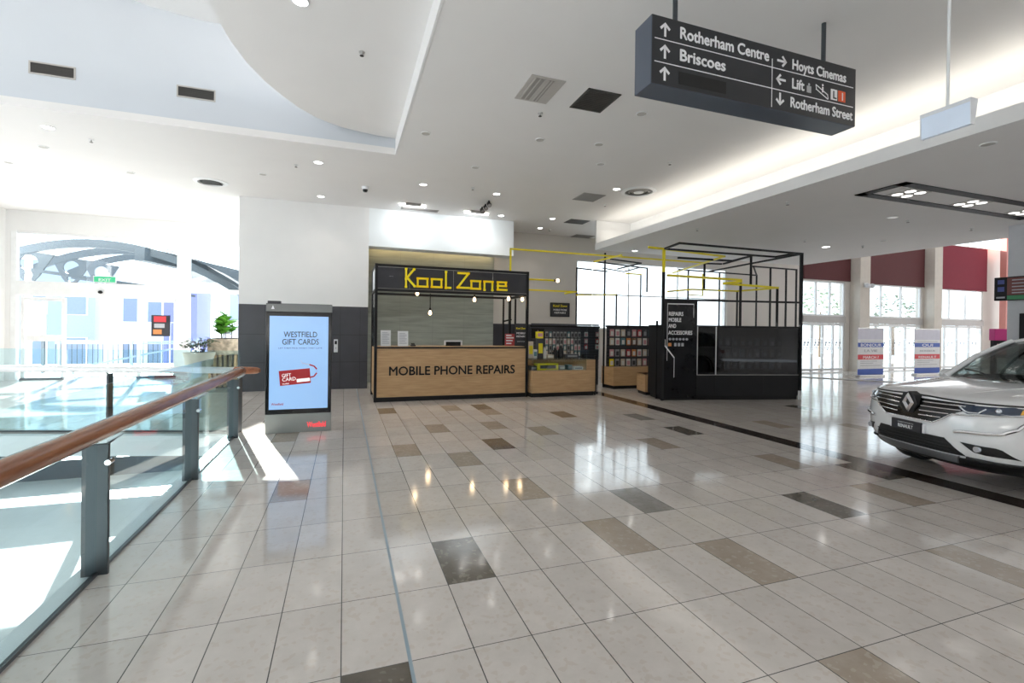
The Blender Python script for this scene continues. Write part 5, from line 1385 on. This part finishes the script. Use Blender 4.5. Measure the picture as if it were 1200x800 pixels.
MB().box((-.22, -.1, 0), (.22, .1, 1.5), .01).build('body', 'black_metal', k); MB().box((-.24, -.12, 1.5), (.24, .12, 1.84), .01).build('header', 'magenta', k)
MB().box((-.17, -.11, 1.1), (.17, -.098, 1.4)).build('panel', 'packet_pink', k); MB().box((-.17, -.11, .5), (.17, -.098, 1.0)).build('panel', 'packet_white', k)
# small round wall lamp on the pier
c = PY(1017, 333, YB - PD - .03)
k = thing('pier_lamp', 'white twin ball wall lamp high on the first pier', 'wall lamp', (21.3, YB - PD, 3.75))
MB().box((-.1, -.04, -.1), (.1, 0, .1), .01).build('plate', 'white_metal', k)
for x in (-.13, .13): MB().cyl((0, -.03, 0), (x, -.16, -.02), .02).build('arm', 'white_metal', k); MB().sphere((x, -.2, -.04), .10).build('globe', 'light_plastic', k, smooth=True)

# ================================================================== LEFT SIDE: planters, notices, outdoors
def leaf_mesh(q, base, tip, wd, up=Vector((0, 0, 1)), fold=.15):
    base, tip = Vector(base), Vector(tip); d = tip - base; s = d.cross(up)
    if s.length < 1e-4: s = Vector((1, 0, 0))
    s = s.normalized(); n = s.cross(d).normalized(); L = []
    for f, w_ in ((0, .12), (.2, .7), (.45, 1), (.7, .85), (.9, .4), (1, .05)):
        c = base + d * f - n * (f * f) * d.length * .18; L.append((c - s * wd * w_ + n * wd * fold * w_, c, c + s * wd * w_ + n * wd * fold * w_))
    vs = [[q.bm.verts.new(p) for p in r] for r in L]
    for a, b in zip(vs, vs[1:]):
        for k in (0, 1): q.bm.faces.new((a[k], a[k + 1], b[k + 1], b[k]))
py0 = 14.35
pa, pb = PY(248, 397, py0), PY(279.5, 397, py0)
k = thing('planter_box', 'tall speckled stone planter box holding a bright broad leaved plant by the wall corner', 'planter', ((pa.x + pb.x) / 2 + .12, py0 + .42, 0))
ht = pa.z; hw = .53
q = MB(); q.box((-hw, -.42, ht - .42), (hw, .42, ht), .015); q.build('stone_trough', 'granite', k)
q = MB()
for i in range(9): q.box((-hw + .02 + i * .118, -.40, .02), (-hw + .09 + i * .118, .40, ht - .42))
q.build('slatted_base', 'oak_end', k); MB().box((-hw + .03, -.38, 0), (hw - .03, .38, .06)).build('plinth', 'black', k)
MB().box((-hw + .05, -.37, ht), (hw - .05, .37, ht + .012)).build('soil', 'soil', k)
c0 = PY(266, 396, py0 + .3)
k2 = thing('fiddle_leaf_plant', 'bright green broad leaved plant growing in the speckled stone planter', 'plant', (c0.x, py0 + .42, ht + .012))
st = MB(); lf = MB(); lf2 = MB()
for j in range(5):
    x, y = random.uniform(-.18, .32), random.uniform(-.2, .15); hh = (.62, .5, .55, .42, .46)[j]
    st.tube([(x, y, 0), (x * 1.1, y, hh * .5), (x * 1.2, y, hh)], .012, 6)
    for i in range(13):
        a = i * 2.4 + j; z = hh * (.2 + .8 * i / 13); ln = random.uniform(.24, .34); e = random.uniform(.25, .9)
        leaf_mesh(lf if (i + j) % 3 else lf2, (x * 1.1, y, z), (x * 1.1 + ln * math.cos(a) * math.cos(e), y + ln * math.sin(a) * math.cos(e), z + ln * math.sin(e)), .105)
st.build('stems', 'bark', k2, smooth=True); lf.build('leaves', 'leaf_bright', k2, smooth=True, kind='stuff'); lf2.build('young_leaves', 'leaf', k2, smooth=True, kind='stuff')
pyb = 13.9
ba, bb = PY(213, 413, pyb), PY(251, 413, pyb)
k = thing('planter_bowl', 'wide cream stone bowl planter on a pedestal beside the speckled planter', 'planter', ((ba.x + bb.x) / 2, pyb + .1, 0))
rr_ = (bb.x - ba.x) / 2; zt_ = ba.z
MB().lathe([(.36, 0), (.36, .08), (.20, .20), (.19, zt_ - .42), (.30, zt_ - .30), (rr_ * .9, zt_ - .14), (rr_, zt_ - .04), (rr_, zt_), (rr_ - .06, zt_), (rr_ - .08, zt_ - .05)], seg=40).build('bowl', 'cream_stone', k, smooth=True)
MB().cyl((0, 0, zt_ - .06), (0, 0, zt_ - .035), rr_ - .07, seg=32).build('soil', 'soil', k)
k2 = thing('trailing_plant', 'dark green small leaved plant spilling from the cream bowl planter', 'plant', ((ba.x + bb.x) / 2, pyb + .1, zt_ - .035))
st = MB(); lf = MB()
for j in range(16):
    a = 2 * PI * j / 16 + random.uniform(-.2, .2); R_ = random.uniform(.2, .48); hh = random.uniform(.18, .40)
    P = [(.08 * math.cos(a), .08 * math.sin(a), 0), (R_ * .5 * math.cos(a), R_ * .5 * math.sin(a), hh), (R_ * math.cos(a), R_ * math.sin(a), hh * .75)]
    st.tube(P, .007, 5)
    for i in range(9):
        f = i / 8; b = Vector(P[0]).lerp(Vector(P[1]), f * 2) if f < .5 else Vector(P[1]).lerp(Vector(P[2]), f * 2 - 1)
        aa = random.uniform(0, 6.28); ln = random.uniform(.09, .14)
        leaf_mesh(lf, b, b + Vector((ln * math.cos(aa), ln * math.sin(aa), random.uniform(-.04, .09))), .035)
st.build('stems', 'bark', k2, smooth=True); lf.build('leaves', 'leaf_dark', k2, smooth=True, kind='stuff')

# red and black poster on the right hand entrance door
a, b = PY(177.5, 369, YF + .05), PY(199.5, 394, YF + .05)
k = thing('door_poster', 'black poster with red print stuck on the right hand entrance door', 'poster', ((a.x + b.x) / 2, YF + .05, (a.z + b.z) / 2))
w2, h2 = (b.x - a.x) / 2, (a.z - b.z) / 2
MB().box((-w2, -.008, -h2), (w2, 0, h2)).build('sheet', 'charcoal', k)
MB().box((-w2 * .75, -.0095, h2 * .35), (w2 * .55, -.0075, h2 * .9)).build('red_print', 'print_red', k); MB().box((-w2 * .8, -.0095, -h2 * .8), (w2 * .1, -.0075, -h2 * .35)).build('skin_tone_print', 'packet_orange', k)
MB().box((-w2 * .7, -.0095, -h2 * .2), (w2 * .4, -.0075, h2 * .2)).build('grey_print', 'print_grey', k)
# green exit sign above the doors and door sensor
a, b = PY(112, 321, YF - .05), PY(131, 327.5, YF - .05)
k = thing('exit_sign', 'pale green exit sign hanging behind the entrance window', 'exit sign', ((a.x + b.x) / 2, YF + .034, 2.861))
MB().box((-.28, -.02, .02), (.28, .02, .22), .005).build('box', 'paper', k); MB().box((-.26, -.024, .04), (.26, -.019, .20)).build('face', 'green_sign', k)
text('EXIT', 'paper', k, (k.location.x, YF + .0095, 2.925), (1, 0, 0), (0, 0, 1), .09, .30, 'CENTER', .012)
MB().box((-.02, -.01, 0), (.02, .01, .03)).build('foot', 'alu', k)
c = PY(117.5, 341, YF - .05)
k = thing('door_sensor', 'small black dome sensor above the entrance doors', 'sensor', (c.x, YF, c.z))
MB().box((-.06, -.05, -.02), (.06, 0, .04), .006).build('plate', 'light_plastic', k); MB().sphere((0, -.05, -.03), .06, (1, 1, .8)).build('dome', 'black_gloss', k, smooth=True)

# ---- outdoors behind the entrance
struct('terrace', MB().box((-30, YF + .2, -.25), (4, 24.4, -.02)), 'ext_ground')
struct('ground_outside', MB().box((-60, 44, -6), (110, 130, -4.65)), 'ext_ground')
struct('pavement_outside', MB().box((4, YB + .25, -.25), (70, 60, -.02)), 'ext_ground')
# curved steel canopy with pierced gusset ribs
cp = thing('steel_canopy', 'curved grey steel canopy with pierced gusset ribs outside the entrance', 'canopy', (-6, 22, 0))
def archz(x): return 4.55 - .085 * (x + 7.6) ** 2 if x > -7.6 else 4.55 - .10 * (x + 7.6) ** 2
for yy, dz in ((19.0, -.18), (21.6, -.02), (24.2, .14)):
    xs = [-10.6 + k * .4 for k in range(21)]
    up = [(x, yy, archz(x) + dz) for x in xs]; dn = [(x, yy, archz(x) + dz - .30) for x in reversed(xs)]
    q = MB()
    for a, b in zip(xs, xs[1:]): q.prism([(a, yy, archz(a) + dz), (b, yy, archz(b) + dz), (b, yy, archz(b) + dz - .26), (a, yy, archz(a) + dz - .26)], (0, .12, 0))
    q.build('arch_rib', 'ext_steel', cp, True)
    gx = PY({19.0: 33, 21.6: 83, 24.2: 118}[yy], 305, yy).x; zc = archz(gx) + dz - .22
    o = MB().prism([(gx - .62, yy + .02, zc + .10), (gx + .62, yy + .02, zc - .06), (gx + .26, yy + .02, zc - .72), (gx + .12, yy + .02, zc - .92), (gx - .12, yy + .02, zc - .92), (gx - .26, yy + .02, zc - .72)], (0, .08, 0)).build('gusset', 'ext_steel', cp, True)
    cut = [MB().cyl((gx, yy - .2, zc - .33), (gx, yy + .3, zc - .33), .24, seg=28).build('cutter', 'ext_steel', cp, True), MB().cyl((gx, yy - .2, zc - .72), (gx, yy + .3, zc - .72), .12, seg=20).build('cutter', 'ext_steel', cp, True)]
    for c in cut:
        md = o.modifiers.new('b', 'BOOLEAN'); md.operation = 'DIFFERENCE'; md.object = c; md.solver = 'EXACT'
    dg = bpy.context.evaluated_depsgraph_get(); me4 = bpy.data.meshes.new_from_object(o.evaluated_get(dg)); o.modifiers.clear(); o.data = me4; me4.name = 'gusset'
    for c in cut: bpy.data.objects.remove(c)
    MB().bar((-9.3, yy + .05, archz(-9.3) - .95), (-6.2, yy + .05, archz(-9.3) - 1.35), .10).build('tie_rod', 'ext_steel', cp, True)
q = MB(); q.bar((-6.3, 19, 3.95), (-3.4, 26, 3.75), .34, .42); q.build('spine_beam', 'ext_steel', cp, True)
q = MB(); xs = [-6.0, -5.2, -4.4, -3.6, -2.8, -2.4]
q.grid([[(x, 18.7, archz(x) - .02) for x in xs], [(x, 24.6, archz(x) - .05) for x in xs], [(-9.6 + 1.05 * k, 30, 3.95) for k in range(6)]]); bmesh.ops.solidify(q.bm, geom=q.bm.faces[:], thickness=.05)
q.build('roof_sheet', 'canopy_sheet', cp, True)
for x in (-9.3, -2.6):
    for yy in (19.05, 24.25): MB().cyl((x, yy, -.02), (x, yy, archz(x) - .5), .09).build('column', 'ext_white', cp, True)
# outdoor railing with slanting ramp rail
k = thing('outdoor_railing', 'blue grey metal railing with upright bars outside the entrance doors', 'railing', (-6, 21, -.02))
q = MB()
for z in (1.02, .95): q.bar((-9.5, 21, z), (-3, 21, z), .05)
q.build('top_rail', 'ext_blue', k, True)
q = MB()
for i in range(44): q.bar((-9.5 + i * .15, 21, -.02), (-9.5 + i * .15, 21, 1.0), .018)
q.build('bars', 'ext_steel', k, True)
for x in (-9.4, -7.3, -5.2, -3.1): MB().box((x - .04, 20.96, -.02), (x + .04, 21.04, 1.05)).build('post', 'ext_blue', k, True)
k = thing('ramp_rail', 'slanting blue grey ramp handrail crossing outside the entrance doors', 'railing', (-6, 19.6, -.02))
MB().bar((-8.6, 19.6, .12), (-4.9, 19.6, .98), .06).build('rail', 'ext_blue', k, True)
for x, z in ((-8.4, .16), (-6.8, .54), (-5.2, .92)): MB().bar((x, 19.6, -.02), (x, 19.6, z), .04).build('post', 'ext_blue', k, True)

def building(x0, x1, y, h, lab, m, cols, rows_, pm='ext_pane', z0=-4.6, depth=6, name='building', grp=None):
    b = thing(name, lab, 'building', ((x0 + x1) / 2, y, z0), 0, grp)
    MB().box((x0, y, z0), (x1, y + depth, h)).build('walls', m, b, True)
    MB().box((x0 - .15, y - .15, h), (x1 + .15, y + depth, h + .25)).build('parapet', 'ext_white', b, True)
    for r in range(rows_):
        for c in range(cols):
            wx = (x1 - x0) / cols; zz = z0 + .9 + (h - z0 - .8) * r / rows_
            f = MB().box((x0 + wx * (c + .18), y - .05, zz), (x0 + wx * (c + .82), y, zz + (h - z0) / rows_ * .55)).build('window', 'ext_white', b, True)
            p = MB().box((x0 + wx * (c + .22), y - .07, zz + .06), (x0 + wx * (c + .78), y - .045, zz + (h - z0) / rows_ * .55 - .06)).build('pane', pm, b, True); p.parent = f
    return b
building(-43, -28, 70, 8.9, 'pale blue building seen through the left hand entrance door', 'ext_blue', 4, 2)
building(-26.5, -18.8, 72, 7.4, 'white low building seen between the entrance doors', 'ext_white', 3, 2)
building(-19, -15.8, 63, 5.6, 'narrow violet grey block left of the right hand entrance door', 'ext_purple', 1, 1, 'ext_purple')
building(-14.5, -4, 70, 8.2, 'white building with tall blue windows seen beside the planters', 'ext_white', 4, 2, 'ext_blue')
# lettering board behind the left hand door
k = thing('outdoor_lettering', 'blue board with big white letters behind the left hand entrance door', 'sign', (-9.1, 20.2, -.02))
a, b = PY(27, 356, 20.2), PY(54, 388, 20.2)
MB().box((a.x, 20.2, b.z - .1), (b.x, 20.26, a.z + .1)).build('board', 'ext_blue', k, True)
text('EL', 'ext_white', k, ((a.x + b.x) / 2, 20.198, b.z + .05), (1, 0, 0), (0, 0, 1), (a.z - b.z) * .8, (b.x - a.x) * .75, 'CENTER', .05)
for x in (a.x + .1, b.x - .1): MB().box((x - .04, 20.22, -.02), (x + .04, 20.3, b.z)).build('leg', 'ext_steel', k, True)

# ---- outdoors behind the wide window and the far doors
building(-3, 22, 40, 12.5, 'tall white building with pale window bands beyond the wide window', 'ext_white', 5, 4, 'ext_white', -.02)
building(26, 62, 47, 16, 'very wide white building across the street beyond the far doors', 'ext_white', 10, 5, 'ext_white', -.02)
def tree(x, y, h, lab):
    k = thing('street_tree', lab, 'tree', (x, y, -.02), 0, 'trees outside the far doors')
    MB().tube([(0, 0, 0), (.03, .02, h * .3), (0, 0, h * .6)], [.14, .10, .05], 10).build('trunk', 'bark', k, smooth=True)
    q = MB(); rng = random.Random(int(x * 10))
    for i in range(420):
        a, b_, r = rng.uniform(0, 6.28), rng.uniform(-1, 1), rng.uniform(.3, 1) ** .5; s = math.sqrt(1 - b_ * b_)
        c = Vector((h * .30 * r * s * math.cos(a), h * .30 * r * s * math.sin(a), h * .66 + h * .32 * r * b_)); aa = rng.uniform(0, 6.28)
        leaf_mesh(q, c, c + Vector((.28 * math.cos(aa), .28 * math.sin(aa), rng.uniform(-.15, .2))), .10)
    q.build('crown', 'leaf_pale', k, smooth=True, kind='stuff')
tree(22.5, 22, 4.6, 'small street tree outside the first far door bay')
tree(31, 24, 5.2, 'small street tree outside the middle far door bay')
tree(40, 25, 5.0, 'small street tree outside the far door bay nearest the column')
